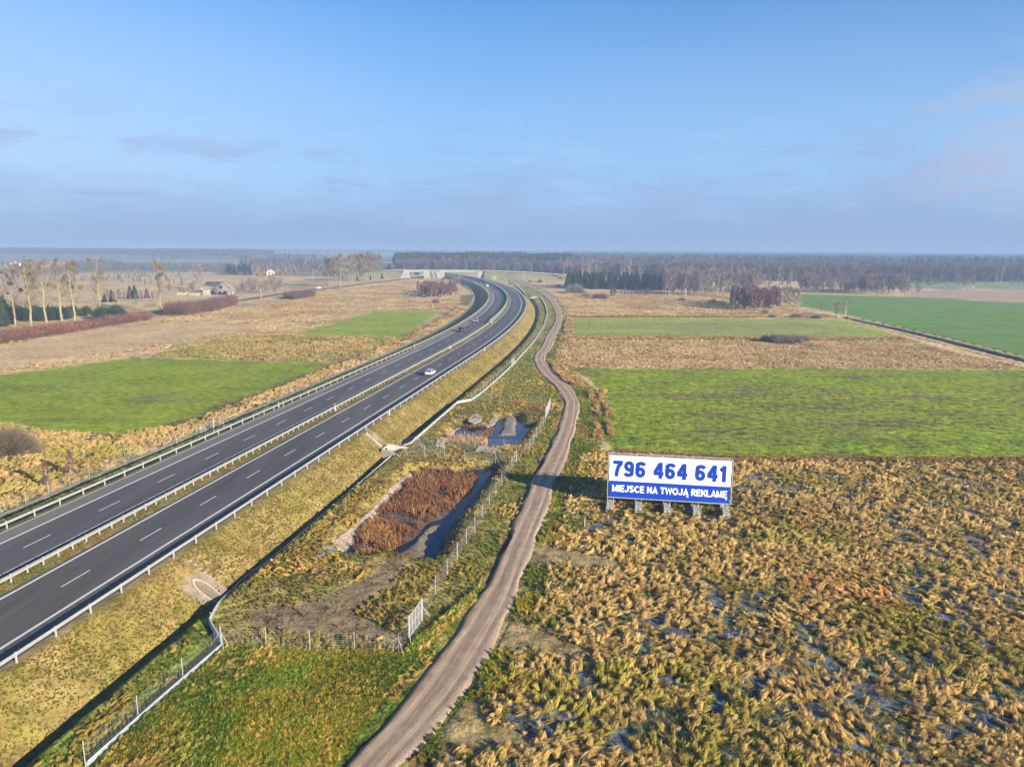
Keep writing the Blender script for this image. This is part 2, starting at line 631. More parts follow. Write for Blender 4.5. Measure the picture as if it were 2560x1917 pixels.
def dirt_material():
    m, nt, p = mat_new('gravel_track')
    a = N(nt, 'ShaderNodeAttribute', attribute_name='u')
    u = a.outputs['Fac']     # -1..1 across
    nf = pos_noise(nt, 14.0, 5.0, 0.7)
    nm = pos_noise(nt, 0.7, 5.0, 0.6)
    base = ramp(nt, nm, [(0.3, (0.24, 0.168, 0.112)), (0.6, (0.335, 0.24, 0.16)), (0.8, (0.43, 0.31, 0.21))])
    base = mix_c(nt, 1.0, base, maprange(nt, nf, 0.3, 0.7, 0.62, 1.4), 'MULTIPLY')
    # two pale wheel tracks
    au = math_n(nt, 'ABSOLUTE', math_n(nt, 'SUBTRACT', math_n(nt, 'ABSOLUTE', u), 0.42))
    tr = maprange(nt, au, 0.0, 0.2, 0.5, 0.0, True)
    mid = maprange(nt, math_n(nt, 'ABSOLUTE', u), 0.0, 0.22, 0.35, 0.0, True)
    base = mix_c(nt, mid, base, (0.2, 0.14, 0.09))
    base = mix_c(nt, tr, base, (0.46, 0.35, 0.25))
    a2 = N(nt, 'ShaderNodeAttribute', attribute_name='s')
    cx = N(nt, 'ShaderNodeCombineXYZ')
    nt.links.new(math_n(nt, 'MULTIPLY', u, 5.0), cx.inputs[0])
    nt.links.new(math_n(nt, 'MULTIPLY', a2.outputs['Fac'], 0.07), cx.inputs[1])
    nst = N(nt, 'ShaderNodeTexNoise', i_Scale=1.6, i_Detail=6.0, i_Roughness=0.65)
    nt.links.new(cx.outputs[0], nst.inputs[0])
    base = mix_c(nt, 1.0, base, maprange(nt, nst.outputs[0], 0.35, 0.65, 0.78, 1.2), 'MULTIPLY')
    # loose gravel towards the edges
    vo = N(nt, 'ShaderNodeTexVoronoi', i_Scale=9.0)
    gg = N(nt, 'ShaderNodeNewGeometry')
    nt.links.new(gg.outputs['Position'], vo.inputs['Vector'])
    edge = maprange(nt, math_n(nt, 'ADD', u, math_n(nt, 'MULTIPLY', math_n(nt, 'SUBTRACT', nm, 0.5), 0.8)), 0.5, 1.0, 0.0, 0.8, True)
    peb = maprange(nt, vo.outputs['Distance'], 0.1, 0.45, 1.25, 0.45)
    base = mix_c(nt, edge, base, mix_c(nt, 1.0, (0.55, 0.44, 0.33), peb, 'MULTIPLY'))
    nt.links.new(base, p.inputs[0])
    bp = N(nt, 'ShaderNodeBump', i_Strength=0.6, i_Distance=0.07)
    nt.links.new(math_n(nt, 'ADD', nf, math_n(nt, 'MULTIPLY', nm, 1.5)), bp.inputs['Height'])
    nt.links.new(bp.outputs[0], p.inputs['Normal'])
    p.inputs['Roughness'].default_value = 0.95
    return m


M_dirt = dirt_material()


def water_material():
    m, nt, p = mat_new('pond_water')
    p.inputs[0].default_value = (0.01, 0.016, 0.03, 1)
    p.inputs['Roughness'].default_value = 0.09
    p.inputs['IOR'].default_value = 1.33
    p.inputs['Specular IOR Level'].default_value = 0.42
    n = pos_noise(nt, 2.0, 3.0)
    bp = N(nt, 'ShaderNodeBump', i_Strength=0.08, i_Distance=0.05)
    nt.links.new(n, bp.inputs['Height'])
    nt.links.new(bp.outputs[0], p.inputs['Normal'])
    return m


M_water = water_material()

# ------------------------------------------------------------------ dirt track (traced edges)
TR = [  # left x, right x, y in the photo
    (600, 760, 2300), (760, 905, 2050), (858, 1000, 1917), (968, 1104, 1800), (1050, 1183, 1700), (1122, 1237, 1600), (1152, 1257, 1562), (1189, 1289, 1500), (1226, 1303, 1450),
    (1262, 1335, 1361), (1306, 1372, 1266), (1328, 1392, 1203), (1362, 1419, 1140), (1394, 1440, 1077), (1408, 1449, 1029), (1407, 1447, 1000), (1392, 1432, 975),
    (1366, 1404, 948), (1344, 1384, 926), (1334, 1364, 901), (1338, 1368, 884), (1350, 1379, 870), (1366, 1392, 837), (1386, 1404, 806), (1387, 1404, 783), (1376, 1395, 758),
    (1356, 1373, 737), (1330, 1346, 722), (1303, 1317, 710), (1280, 1290, 702), (1262, 1269, 697)]


def resample(pts, n):
    pts = [np.array(p, float) for p in pts]
    d = [0]
    for a, b in zip(pts[:-1], pts[1:]):
        d.append(d[-1] + np.linalg.norm(b - a))
    out = []
    for t in np.linspace(0, d[-1], n):
        i = min(max(np.searchsorted(d, t) - 1, 0), len(pts) - 2)
        k = (t - d[i]) / (d[i + 1] - d[i] + 1e-9)
        p0, p1, p2, p3 = pts[max(i - 1, 0)], pts[i], pts[i + 1], pts[min(i + 2, len(pts) - 1)]
        q = 0.5 * ((2 * p1) + (-p0 + p2) * k + (2 * p0 - 5 * p1 + 4 * p2 - p3) * k * k + (-p0 + 3 * p1 - 3 * p2 + p3) * k ** 3)
        out.append(q)
    return out


tw = [(*G(l, y), *G(r, y)) for l, r, y in TR]
tw = resample([np.array(t) for t in tw], 420)
TRL = [(t[0], t[1]) for t in tw]
TRR = [(t[2], t[3]) for t in tw]
TRC = [((t[0] + t[2]) / 2, (t[1] + t[3]) / 2) for t in tw]
TRW = np.array([math.hypot(t[0] - t[2], t[1] - t[3]) for t in tw])
track_poly = [tuple(p) for p in TRL[::6]] + [tuple(p) for p in TRR[::-6]]


def build_track():
    nc = 17
    v, uu = [], []
    for k, t in enumerate(tw):
        for j in range(nc):
            a = j / (nc - 1)
            x = t[0] + (t[2] - t[0]) * a
            y = t[1] + (t[3] - t[1]) * a
            uu.append(a * 2 - 1)
            v.append((x, y, 0))
    v = np.array(v)
    uu = np.array(uu)
    e = 1 - np.abs(uu)
    jit = (vnoise(v[:, 0], v[:, 1], 6, 21, 4) - 0.5) * 1.6 * sm(0.35, 0.0, e)
    v[:, 0] += jit
    zc = 0.10 + 0.08 * sm(0, 0.25, e) - 0.05 * np.exp(-((np.abs(uu) - 0.42) / 0.13) ** 2) + (vnoise(v[:, 0], v[:, 1], 0.8, 5, 2) - 0.5) * 0.03
    v[:, 2] = zc - 0.12 * sm(0.1, 0.0, e)
    f = []
    for k in range(len(tw) - 1):
        for j in range(nc - 1):
            a = k * nc + j
            f.append((a, a + 1, a + nc + 1, a + nc))
    me = mesh_np('dirt_track', v, f, True, M_dirt)
    at = me.attributes.new('u', 'FLOAT', 'POINT')
    at.data.foreach_set('value', uu.astype(np.float32))
    sa = np.concatenate([[0], np.cumsum([math.dist(a_, b_) for a_, b_ in zip(TRC[:-1], TRC[1:])])])
    at = me.attributes.new('s', 'FLOAT', 'POINT')
    at.data.foreach_set('value', np.repeat(sa, nc).astype(np.float32))
    tag(add('dirt_road', me), kind='structure')


build_track()

# ------------------------------------------------------------------ land cover
P_G1 = GP([(1428, 920), (1700, 920), (2100, 921), (2560, 924), (3300, 935), (3300, 1185), (2560, 1153), (1830, 1146), (1620, 1138), (1540, 1128), (1490, 1080), (1488, 1030), (1500, 975), (1470, 945)])
P_DR1 = GP([(1392, 862), (1431, 846), (1800, 846), (2265, 846), (2400, 885), (2560, 918), (3000, 1020), (3300, 935), (2560, 922), (1428, 919), (1385, 900)])
P_G2 = GP([(1428, 791), (2113, 798), (2265, 845), (1431, 846)])
P_G3 = GP([(1999, 733), (2268, 742), (2560, 757), (3300, 790), (3600, 1120), (2560, 893), (2145, 795), (2078, 780), (1996, 766)])
P_SMOOTH = GP([cA(*p) for p in [(-300, 960), (0, 880), (400, 740), (900, 690), (1500, 650), (2100, 670), (1900, 720), (1400, 790), (1000, 880), (500, 920), (0, 1030), (-300, 1090)]])
P_BR = GP([(2268, 725), (2560, 724), (3300, 730), (3300, 780), (2560, 756), (2268, 742)])
P_PG = GP([(2240, 698), (3300, 704), (3300, 728), (2560, 722), (2240, 722)])
P_G1L = GP([(-900, 1010), (0, 938), (332, 894), (700, 904), (832, 908), (700, 968), (560, 1025), (475, 1056), (380, 1078), (300, 1085), (110, 1075), (0, 1056), (-500, 1040), (-900, 1060)])
P_G2L = GP([(733, 836), (948, 776), (1100, 780), (1065, 800), (1011, 844)])
P_OL = GP([(370, 890), (560, 840), (720, 838), (1010, 846), (960, 860), (830, 905), (560, 898)])
P_LG1 = GP([(180, 652), (560, 655), (620, 668), (420, 678), (180, 676)])
P_TUS = GP([(1340, 1140), (1540, 1130), (1830, 1148), (2560, 1154), (3700, 1190), (3700, 2600), (900, 2600), (1050, 1900), (1250, 1640), (1330, 1440), (1420, 1250)])
P_PATCH = [GP([cJ(*p) for p in q]) for q in (
    [(540, 40), (640, 30), (800, 70), (1000, 105), (1180, 150), (1255, 205), (1180, 225), (1000, 222), (800, 200), (620, 170), (520, 180)],
    [(380, 590), (480, 620), (650, 665), (800, 730), (930, 800), (940, 860), (880, 880), (700, 850), (520, 820), (330, 800), (260, 760)],
    [(60, 1180), (150, 1210), (230, 1300), (380, 1370), (500, 1440), (550, 1500), (500, 1540), (300, 1560), (0, 1560), (-200, 1600), (-60, 1330)])]
P_MUD = GP([(1840, 1225), (1930, 1240), (1965, 1300), (1900, 1335), (1760, 1325), (1640, 1310), (1500, 1290), (1480, 1250), (1560, 1230), (1700, 1245)])
P_FG = GP([cG(*p) for p in [(430, 745), (1040, 780), (1680, 800), (2212, 330), (2400, 0), (2300, 300), (1880, 700), (1500, 1130), (1200, 1568), (900, 2100), (-900, 2100), (0, 1115)]])
P_DIRTPAD = GP([cG(*p) for p in [(640, 480), (1000, 440), (1350, 290), (1600, 120), (1750, 160), (1500, 380), (1330, 500), (1700, 660), (1640, 700), (1000, 650), (620, 600)]])
P_DITCH_R = GP([(2115, 797), (2200, 815), (2300, 838), (2420, 868), (2560, 903), (2900, 985), (3300, 1080)])
BARR = GP([(214, 1917), (400, 1751), (553, 1618), (539, 1594), (519, 1560), (564, 1475), (595, 1440), (718, 1350), (850, 1243), (976, 1142)])
BARR2 = GP([(994, 1119), (1008, 1112), (1027, 1109), (1143, 1008), (1177, 1002), (1200, 986), (1242, 950), (1279, 916), (1336, 853), (1361, 815), (1368, 787), (1363, 765), (1351, 745)])
ENC = GP([(553, 1618), (519, 1560), (595, 1440), (718, 1350), (976, 1142), (1008, 1112), (1143, 1008), (1177, 1002), (1377, 1000), (1325, 1124), (1291, 1155), (1143, 1400), (1022, 1600), (997, 1637)])
WESTF = [RX(float(y), -28.6) for y in range(-20, 720, 12)]

C_TAN = (0.56, 0.385, 0.19)
C_TAN2 = (0.66, 0.46, 0.23)
C_GREEN = (0.21, 0.265, 0.014)
C_GREEN2 = (0.14, 0.165, 0.035)
C_GREEN3 = (0.12, 0.215, 0.035)
C_OLIVE = (0.185, 0.165, 0.045)
C_GOLD = (0.215, 0.158, 0.055)
C_VERGE = (0.17, 0.165, 0.03)
C_FOREST = (0.07, 0.065, 0.04)


def cover(x, y):
    """returns colour (n,3), mottling (n), class (n)"""
    n = len(x)
    u = U(x, y)
    r = np.hypot(x, y)
    col = np.tile(np.array(C_TAN), (n, 1))
    mot = np.full(n, 0.55)
    cls = np.zeros(n, int)
    wob = (vnoise(x, y, 9, 31, 3) - 0.5)
    wl = (vnoise(x, y, 45, 37, 4))
    wm = (vnoise(x, y, 14, 41, 4))

    def blend(w, c, m=None):
        nonlocal col, mot
        w = np.clip(w, 0, 1)
        col = col * (1 - w[:, None]) + np.array(c) * w[:, None]
        if m is not None:
            mot = mot * (1 - w) + m * w

    def area(poly, c, m, soft=1.0, wb=3.0, k=None, strength=1.0, nb=None):
        d = sdf(poly, x, y) + wob * wb * np.clip(r / 200, 0.3, 2)
        soft_ = soft * np.clip(r / 150, 0.5, 4)
        w = sm(soft_, -soft_, d) * strength
        blend(w, c, m)
        if k:
            cls[w > 0.5] = k
        return w

    # far plain: patchwork of tan, brown and green under the woods
    blend(sm(0.42, 0.6, wl) * 0.5, (0.4, 0.27, 0.13))
    blend(sm(0.5, 0.75, wm) * 0.45, C_TAN2)
    blend(sm(1500, 2400, r) * 0.7, (0.12, 0.13, 0.06))
    blend(sm(0.55, 0.62, vnoise(x, y, 500, 77, 2)) * sm(1000, 1300, r) * 0.8, (0.07, 0.13, 0.05))
    ang = x / np.maximum(y, 1)
    blend(sm(950, 1020, y) * sm(0.02, 0.1, ang), C_FOREST)
    left = u < -28
    blend(left * sm(0.45, 0.65, vnoise(x, y, 22, 57, 4)) * 0.5 * sm(700, 500, r), (0.38, 0.3, 0.12))
    blend(left * sm(0.58, 0.66, vnoise(x, y, 16, 59, 4)) * 0.6 * sm(700, 500, r), (0.27, 0.165, 0.09))
    area(P_LG1, (0.07, 0.15, 0.07), 0.1)
    area(P_SMOOTH, (0.5, 0.345, 0.18), 0.35, 1.0, 4)
    area(P_OL, (0.33, 0.28, 0.10), 0.9)
    area(P_G1L, C_GREEN, 0.42, 0.8, 3, 1)
    # thin patches in the green crop
    w = (sdf(P_G1L, x, y) < 0) * sm(0.62, 0.7, vnoise(x * 0.5, y * 1.4, 7, 91, 4)) * 0.5
    blend(w, (0.17, 0.14, 0.05))
    area(P_G2L, (0.24, 0.29, 0.03), 0.35, 1, 3, 1)
    # right hand side
    right = (u > 13)
    blend(right * (y < 640) * 0.35, C_TAN2)
    area(P_DR1, (0.52, 0.35, 0.16), 0.8, 0.8, 2, 2)
    area(P_G2, (0.29, 0.33, 0.05), 0.4, 0.8, 1.5, 1)
    w = (sdf(P_G2, x, y) < 0) * sm(0.5, 0.7, vnoise(x * 0.3, y * 2, 30, 95, 4)) * 0.6
    blend(w, (0.24, 0.2, 0.09))
    area(P_G3, C_GREEN3, 0.12, 1, 1, 1)
    area(P_BR, (0.4, 0.27, 0.18), 0.2)
    area(P_PG, (0.2, 0.25, 0.12), 0.2)
    wg = area(P_G1, (0.22, 0.265, 0.016), 0.65, 0.5, 2.5, 1)
    blend(wg * sm(0.5, 0.68, vnoise(x * 0.45, y * 1.3, 16, 97, 4)) * 0.55, (0.19, 0.165, 0.045))
    blend(wg * sm(0.64, 0.7, vnoise(x * 0.35, y * 1.2, 7, 98, 4)) * 0.6, (0.15, 0.1, 0.06))
    blend(wg * sm(0.5, 0.64, vnoise(x, y, 6, 99, 3)) * 0.5 * sm(150, 128, y), (0.08, 0.15, 0.035))
    # corridor between the motorway and the track
    dt = linedist(TRC, x, y)
    between = (u > 12) & (u < 60) & (y < 700)
    cen_x = np.interp(y, [p[1] for p in TRC], [p[0] for p in TRC])
    lf = between & (x < cen_x)
    blend(lf * 1.0, (0.31, 0.26, 0.07), 0.75)
    blend(lf * sm(0.42, 0.58, vnoise(x, y, 8, 61, 4)) * 0.8, (0.17, 0.225, 0.022))
    blend(lf * sm(0.55, 0.66, vnoise(x, y, 5, 62, 4)) * 0.6, (0.25, 0.165, 0.07))
    # rough verge along the track
    blend(sm(9, 4.0, dt + wob * 4) * right * 0.9, (0.3, 0.235, 0.075), 0.8)
    blend(sm(5.5, 3.5, dt + wob * 3) * right * sm(0.4, 0.6, vnoise(x, y, 4, 63, 3)), (0.11, 0.15, 0.02), 0.7)
    # tussock ground: wet, dark, with rime in the hollows
    wt = area(P_TUS, (0.12, 0.1, 0.045), 1.0, 0.6, 2)
    fr = sm(0.49, 0.58, vnoise(x, y, 1.6, 65, 3)) * sm(0.33, 0.5, vnoise(x, y, 18, 66, 3))
    blend(wt * fr * 0.85, (0.115, 0.145, 0.205), 0.6)
    blend(wt * sm(0.52, 0.62, vnoise(x, y, 5, 67, 4)) * 0.6, (0.075, 0.11, 0.02))
    wmud = area(P_MUD, (0.14, 0.09, 0.05), 1.0, 1.0, 2)
    for i, pp in enumerate(P_PATCH):
        w = area(pp, (0.31, 0.225, 0.105), 0.5, 0.8, 2.2)
        blend(w * sm(0.5, 0.62, vnoise(x * 0.5, y * 2, 3, 71 + i, 3)) * 0.6, (0.19, 0.17, 0.055))
    # foreground grass
    area(P_FG, (0.17, 0.175, 0.03), 0.8, 0.5, 1)
    inp = (x > -50) & (y < 130)
    ring2 = sdf(POND2, x, y)
    ring1 = sdf(POND1, x, y)
    rm = np.minimum(ring1, ring2)
    area(ENC, (0.33, 0.24, 0.085), 0.85, 0.4, 0.5, strength=0.75)
    fenced = lf & (y > 57) & (y < 165)
    blend(fenced * sm(14, 8, rm) * sm(0.35, 0.55, vnoise(x, y, 3, 73, 4)) * 0.7, (0.24, 0.165, 0.045), 0.9)
    area(P_DIRTPAD, (0.25, 0.175, 0.1), 0.5, 0.8, 3)
    blend((lf & (np.abs(y - 152) < 6)) * sm(7, 3, np.abs(y - 151 + wob * 4)) * 0.7, (0.18, 0.125, 0.07))
    # pond floors and banks
    blend(sm(0.6, 0.0, rm), (0.10, 0.075, 0.05), 0.6)
    side = (x - np.interp(y, [60, 80, 108, 125, 160], [-14, -10, -5, -3, 0]))
    blend(sm(2.6, 1.8, ring2) * sm(-0.1, 0.3, ring2) * (side > 0), (0.15, 0.14, 0.11), 0.6)
    # forest floor / ditch on the right
    dd = linedist(P_DITCH_R, x, y)
    blend(sm(6.5, 4.5, dd) * 1.0, (0.38, 0.26, 0.13), 0.7)
    blend(sm(2.6, 1.6, dd), (0.06, 0.06, 0.06), 0.8)
    # embankments
    es = (u > -27.5) & (u < 12.0) & (y < 1150)
    blend(es * 1.0, C_GOLD, 0.38)
    blend(es * sm(0.45, 0.6, vnoise(x, y, 6, 81, 4)) * 0.6, (0.19, 0.16, 0.04))
    blend(es * sm(0.58, 0.66, vnoise(x, y, 3, 82, 4)) * 0.5, (0.3, 0.2, 0.09))
    wd = (u < -18.6) & (u > -28)
    blend(wd * 0.85, (0.10, 0.13, 0.04), 0.8)  # slope and ditch beyond the far rail: their shade painted as dark green
    # rough strip outside the west fence
    ws = sm(-40, -36, u + wob * 6) * (u < -28) * (y < 560)
    blend(ws * 0.9, (0.19, 0.13, 0.055), 0.95)
    ws2 = (y < 108 - (u + 28) * -0.35) & (u < -28)
    P_RUF = GP([(-900, 1060), (0, 1056), (110, 1075), (300, 1085), (420, 1066), (475, 1056), (505, 1045), (400, 1120), (0, 1290), (-900, 1700)])
    area(P_RUF, (0.18, 0.13, 0.055), 1.0, 0.8, 2)
    return col, mot, cls


# ------------------------------------------------------------------ terrain disc
def build_terrain():
    A = np.concatenate([np.arange(-180, -44, 2.0), np.arange(-44, 44.01, 0.088), np.arange(46, 180, 2.0)])
    A = np.radians(A)
    tanv = np.arange(0.0024, 0.84, 0.0021)
    R = np.concatenate([[0.5, 4, 10, 18, 26, 33, 38], (35.0 / tanv)[::-1]])
    na, nr = len(A), len(R)
    AA, RR = np.meshgrid(A, R)
    x = (RR * np.sin(AA)).ravel()
    y = (RR * np.cos(AA)).ravel()
    z = ground_z(x, y)
    u = U(x, y)
    under = (u > PU[0] + 0.7) & (u < PU[-1] - 0.12) & (y < 1150)
    z = np.where(under, np.minimum(z - 0.45, z), z)
    dd = linedist(P_DITCH_R, x, y)
    z -= 0.9 * sm(5.2, 4.2, dd)
    dt = sdf(track_poly, x, y)
    z = np.where(dt < 0.6, np.minimum(z, 0.0) * 0.2, z)
    z = np.where(dt < -0.3, z - 0.06, z)
    # tyre ruts in the verge west of the track
    for off, dep in ((0.0, 0.14), (-1.7, 0.1)):
        pts = GP([(1226 + off * 6, 1455), (1275 + off * 6, 1340), (1310 + off * 6, 1235), (1345 + off * 4, 1180), (1385 + off * 4, 1100)])
        z -= dep * np.exp(-(linedist(pts, x, y) / 0.22) ** 2)
    v = np.stack([x, y, z], 1)
    i, j = np.meshgrid(np.arange(nr - 1), np.arange(na), indexing='ij')
    j2 = (j + 1) % na
    f = np.stack([i * na + j, (i + 1) * na + j, (i + 1) * na + j2, i * na + j2], -1).reshape(-1, 4)
    f = f[:, ::-1]
    col, mot, cls = cover(x, y)
    rut = np.zeros(len(x))
    for off in (0.0, -1.7):
        pts = GP([(1226 + off * 6, 1455), (1275 + off * 6, 1340), (1310 + off * 6, 1235), (1345 + off * 4, 1180), (1385 + off * 4, 1100)])
        rut = np.maximum(rut, np.exp(-(linedist(pts, x, y) / 0.35) ** 2))
    col = col * (1 - rut[:, None] * 0.8) + np.array((0.13, 0.095, 0.06)) * rut[:, None] * 0.8
    fc = cls[f[:, 0]]
    for k, nm in ((0, 'ground'), (1, 'green_field'), (2, 'dry_grass_field')):
        ff = f[fc == k]
        used, inv = np.unique(ff, return_inverse=True)
        me = mesh_np(nm, v[used], inv.reshape(-1, 4), True, M_ground)
        ca = me.attributes.new('col', 'FLOAT_COLOR', 'POINT')
        cc = np.ones((len(used), 4), np.float32)
        cc[:, :3] = col[used]
        ca.data.foreach_set('color', cc.ravel())
        ma = me.attributes.new('mot', 'FLOAT', 'POINT')
        ma.data.foreach_set('value', mot[used].astype(np.float32))
        tag(add(nm, me), kind='structure')


build_terrain()


# ------------------------------------------------------------------ road strips
def stations(y0, y1):
    out = [y0]
    while out[-1] < y1:
        s = out[-1]
        out.append(s + max(0.8, min(6.0, abs(s) * 0.012)))
    return np.array(out)


def strip(name, us, zs, ys, mat, cover_attr=False, uattr=False, micro=0.0):
    us = np.asarray(us, float)
    zs = np.asarray(zs, float)
    Y, UU = np.meshgrid(ys, us, indexing='ij')
    _, ZZ = np.meshgrid(ys, zs, indexing='ij')
    X, YY = RX(Y, UU)
    v = np.stack([X.ravel(), YY.ravel(), ZZ.ravel()], 1)
    if micro:
        nn = (vnoise(v[:, 0], v[:, 1], 0.9, 8, 3) - 0.5) * micro
        uf = UU.ravel()
        v[:, 2] += nn * (((uf < -18.2) | (uf > 6.8) | ((uf > -7) & (uf < -4.4))))
    nu = len(us)
    i, j = np.meshgrid(np.arange(len(ys) - 1), np.arange(nu - 1), indexing='ij')
    f = np.stack([i * nu + j, i * nu + j + 1, (i + 1) * nu + j + 1, (i + 1) * nu + j], -1).reshape(-1, 4)
    me = mesh_np(name, v, f, True, mat)
    if cover_attr:
        col, mot, _ = cover(v[:, 0], v[:, 1])
        ca = me.attributes.new('col', 'FLOAT_COLOR', 'POINT')
        cc = np.ones((len(v), 4), np.float32)
        cc[:, :3] = col
        ca.data.foreach_set('color', cc.ravel())
        ma = me.attributes.new('mot', 'FLOAT', 'POINT')
        ma.data.foreach_set('value', mot.astype(np.float32))
    if uattr:
        at = me.attributes.new('u', 'FLOAT', 'POINT')
        at.data.foreach_set('value', UU.ravel().astype(np.float32))
    return me


YS = stations(-60.0, 1120.0)
fu = np.unique(np.concatenate([np.arange(-28.4, -18.3, 0.45), [-18.3, -17.3, -17.0, -7.6, -7.2, -6.7, -6.2, -5.7, -5.2, -4.7, -4.2, -3.9, 5.9, 6.3, 6.7], np.arange(7.0, 13.1, 0.3), [13.15]]))
fz = np.interp(fu, PU, PZ)
tag(add('road_embankment', strip('road_embankment', fu, fz, YS, M_ground, True, False, 0.12)), kind='structure')
for nm, a, b in (('west_carriageway', -16.9, -7.5), ('east_carriageway', -4.15, 5.95)):
    us = np.concatenate([[a, a], np.linspace(a, b, 12), [b, b]])
    zs = np.concatenate([[2.6, RZ], np.full(12, RZ), [RZ, 2.6]])
    tag(add(nm, strip(nm, us, zs, YS, M_asph, False, True)), kind='structure')


def line(u, w, y0=-60, y1=1100, nm='edge_line'):
    ys = YS[(YS >= y0) & (YS <= y1)]
    me = strip(nm, [u - w / 2, u + w / 2], [RZ + 0.006, RZ + 0.006], ys, M_paint)
    tag(add(nm, me), kind='structure')


line(3.5, 0.3)
line(-3.6, 0.3)
line(-7.75, 0.25)
line(-14.35, 0.3)
line(-16.8, 0.16)
dash_me = {}
roadmarks = empty('lane_line_markings')
roadmarks['kind'] = 'structure'
dm = MB()
dm.poly([(-0.08, -1.9, 0), (0.08, -1.9, 0), (0.08, 1.9, 0), (-0.08, 1.9, 0)])
dash = dm.me('lane_dash', M_paint)
# arc length table so that dashes and posts keep their spacing
yy = np.arange(-60, 1100, 1.0)
px_, py_ = RX(yy, np.zeros_like(yy))
sl = np.concatenate([[0], np.cumsum(np.hypot(np.diff(px_), np.diff(py_)))])


def y_at(s):
    return float(np.interp(s, sl, yy))


def s_at(y):
    return float(np.interp(y, yy, sl))


def heading(y):
    return -math.atan(float(rfd(y)))


s0R = s_at(G(*cE(627, 1228), RZ)[1])
s0L = s_at(G(*cE(795, 703), RZ)[1])
for u, s0 in ((0.0, s0R), (-11.0, s0L)):
    k = -12
    while True:
        s = s0 + k * 11.4
        k += 1
        y = y_at(s)
        if y > 720:
            break
        if y < -20:
            continue
        x, y2 = RX(y, u)
        add('lane_dash', dash, roadmarks, loc=(float(x), float(y2), RZ + 0.006), rot=(0, 0, heading(y)))


# ------------------------------------------------------------------ guard rails
def rail_profile_mesh(u, side, ys, zc=0.62, both=False):
    """W-beam swept along the road; side = +1 faces +u"""
    prof = [(-0.155, 0.0), (-0.12, 0.06), (-0.06, 0.06), (-0.02, 0.0), (0.02, 0.0), (0.06, 0.06), (0.12, 0.06), (0.155, 0.0)]
    mbv, f = [], []
    sides = (1, -1) if both else (side,)
    for sd in sides:
        pr = [(h, sd * (d + 0.04 if not both else d + 0.1)) for h, d in prof]
        us = [u + d for h, d in pr]
        zs = [RZ + zc + h for h, d in pr]
        Y, UU = np.meshgrid(ys, us, indexing='ij')
        _, ZZ = np.meshgrid(ys, zs, indexing='ij')
        X, YY = RX(Y, UU)
        b = sum(len(q) for q in mbv)
        mbv.append(np.stack([X.ravel(), YY.ravel(), ZZ.ravel()], 1))
        nu = len(us)
        i, j = np.meshgrid(np.arange(len(ys) - 1), np.arange(nu - 1), indexing='ij')
        f.append(b + np.stack([i * nu + j, i * nu + j + 1, (i + 1) * nu + j + 1, (i + 1) * nu + j], -1).reshape(-1, 4))
    return mesh_np('rail_beam', np.concatenate(mbv), np.concatenate(f), True, M_zinc)


pm = MB()
pm.box((0, 0, 0.36), (0.14, 0.09, 0.98))
POST_R = pm.me('rail_post', M_zincpost)


def guardrail(u, side, y0, y1, sp, label, both=False, limit=290):
    root = empty('guardrail', (*[float(q) for q in RX(y0, u)], RZ), 0, label, 'guardrail', 'steel guardrails along the motorway')
    inv = Matrix.Translation(root.location).inverted()
    ys = YS[(YS >= y0) & (YS <= y1)]
    me = rail_profile_mesh(u, side, ys, both=both)
    me.transform(inv)
    add('rail_beam', me, root)
    s = s_at(max(y0, 30))
    n = 0
    far = MB()
    while True:
        y = y_at(s)
        s += sp
        if y > y1:
            break
        x, y2 = RX(y, u)
        loc = Vector((float(x), float(y2), RZ)) - root.location
        if n < limit:
            add('post', POST_R, root, loc=loc, rot=(0, 0, heading(y)))
        else:
            far.box((loc.x, loc.y, 0.36), (0.14, 0.09, 0.98))
        n += 1
    if far.v:
        o = add('post', far.me('far_posts', M_zincpost), root)
        o['kind'] = 'stuff'
    return root


guardrail(6.35, -1, -20, 860, 4.0, 'steel guardrail on the grass slope edge nearest the ponds')
guardrail(-17.5, 1, -20, 700, 4.0, 'steel guardrail beyond the paler hard shoulder on the far side of the motorway')
guardrail(-5.55, -1, -20, 318, 2.0, 'double sided steel guardrail on the narrow grass median', both=True)


def glare_screen():
    y0, y1 = 316.0, 840.0
    root = empty('anti_glare_screen', (*[float(q) for q in RX(y0, -5.4)], RZ), 0, 'green panel screen on the median where the motorway bends', 'screen')
    ys = stations(y0, y1)
    us = [-5.55, -5.55, -5.25, -5.25]
    zs = [RZ - 0.05, RZ + 1.0, RZ + 1.0, RZ - 0.05]
    me = strip('screen_base', us, zs, ys, M_concl)
    me.transform(Matrix.Translation(-root.location))
    me.materials.clear()
    me.materials.append(simple('pale_green_base', (0.12, 0.16, 0.11), 0.6))
    add('barrier_base', me, root)
    fm = MB()
    fm.box((0, 0, 0), (0.28, 0.03, 0.75))
    fin = fm.me('fin', M_screen)
    me = strip('screen_rail', [-5.46, -5.46, -5.34, -5.34], [RZ + 1.0, RZ + 1.22, RZ + 1.22, RZ + 1.0], ys, M_screen)
    me.transform(Matrix.Translation(-root.location))
    add('screen_panel', me, root)
    s = s_at(y0)
    k = 0
    while k < 200:
        y = y_at(s)
        x, y2 = RX(y, -5.4)
        add('fin', fin, root, loc=Vector((float(x), float(y2), RZ + 1.3)) - root.location, rot=(0, 0, heading(y) + 0.5))
        s += 2.0
        k += 1


glare_screen()

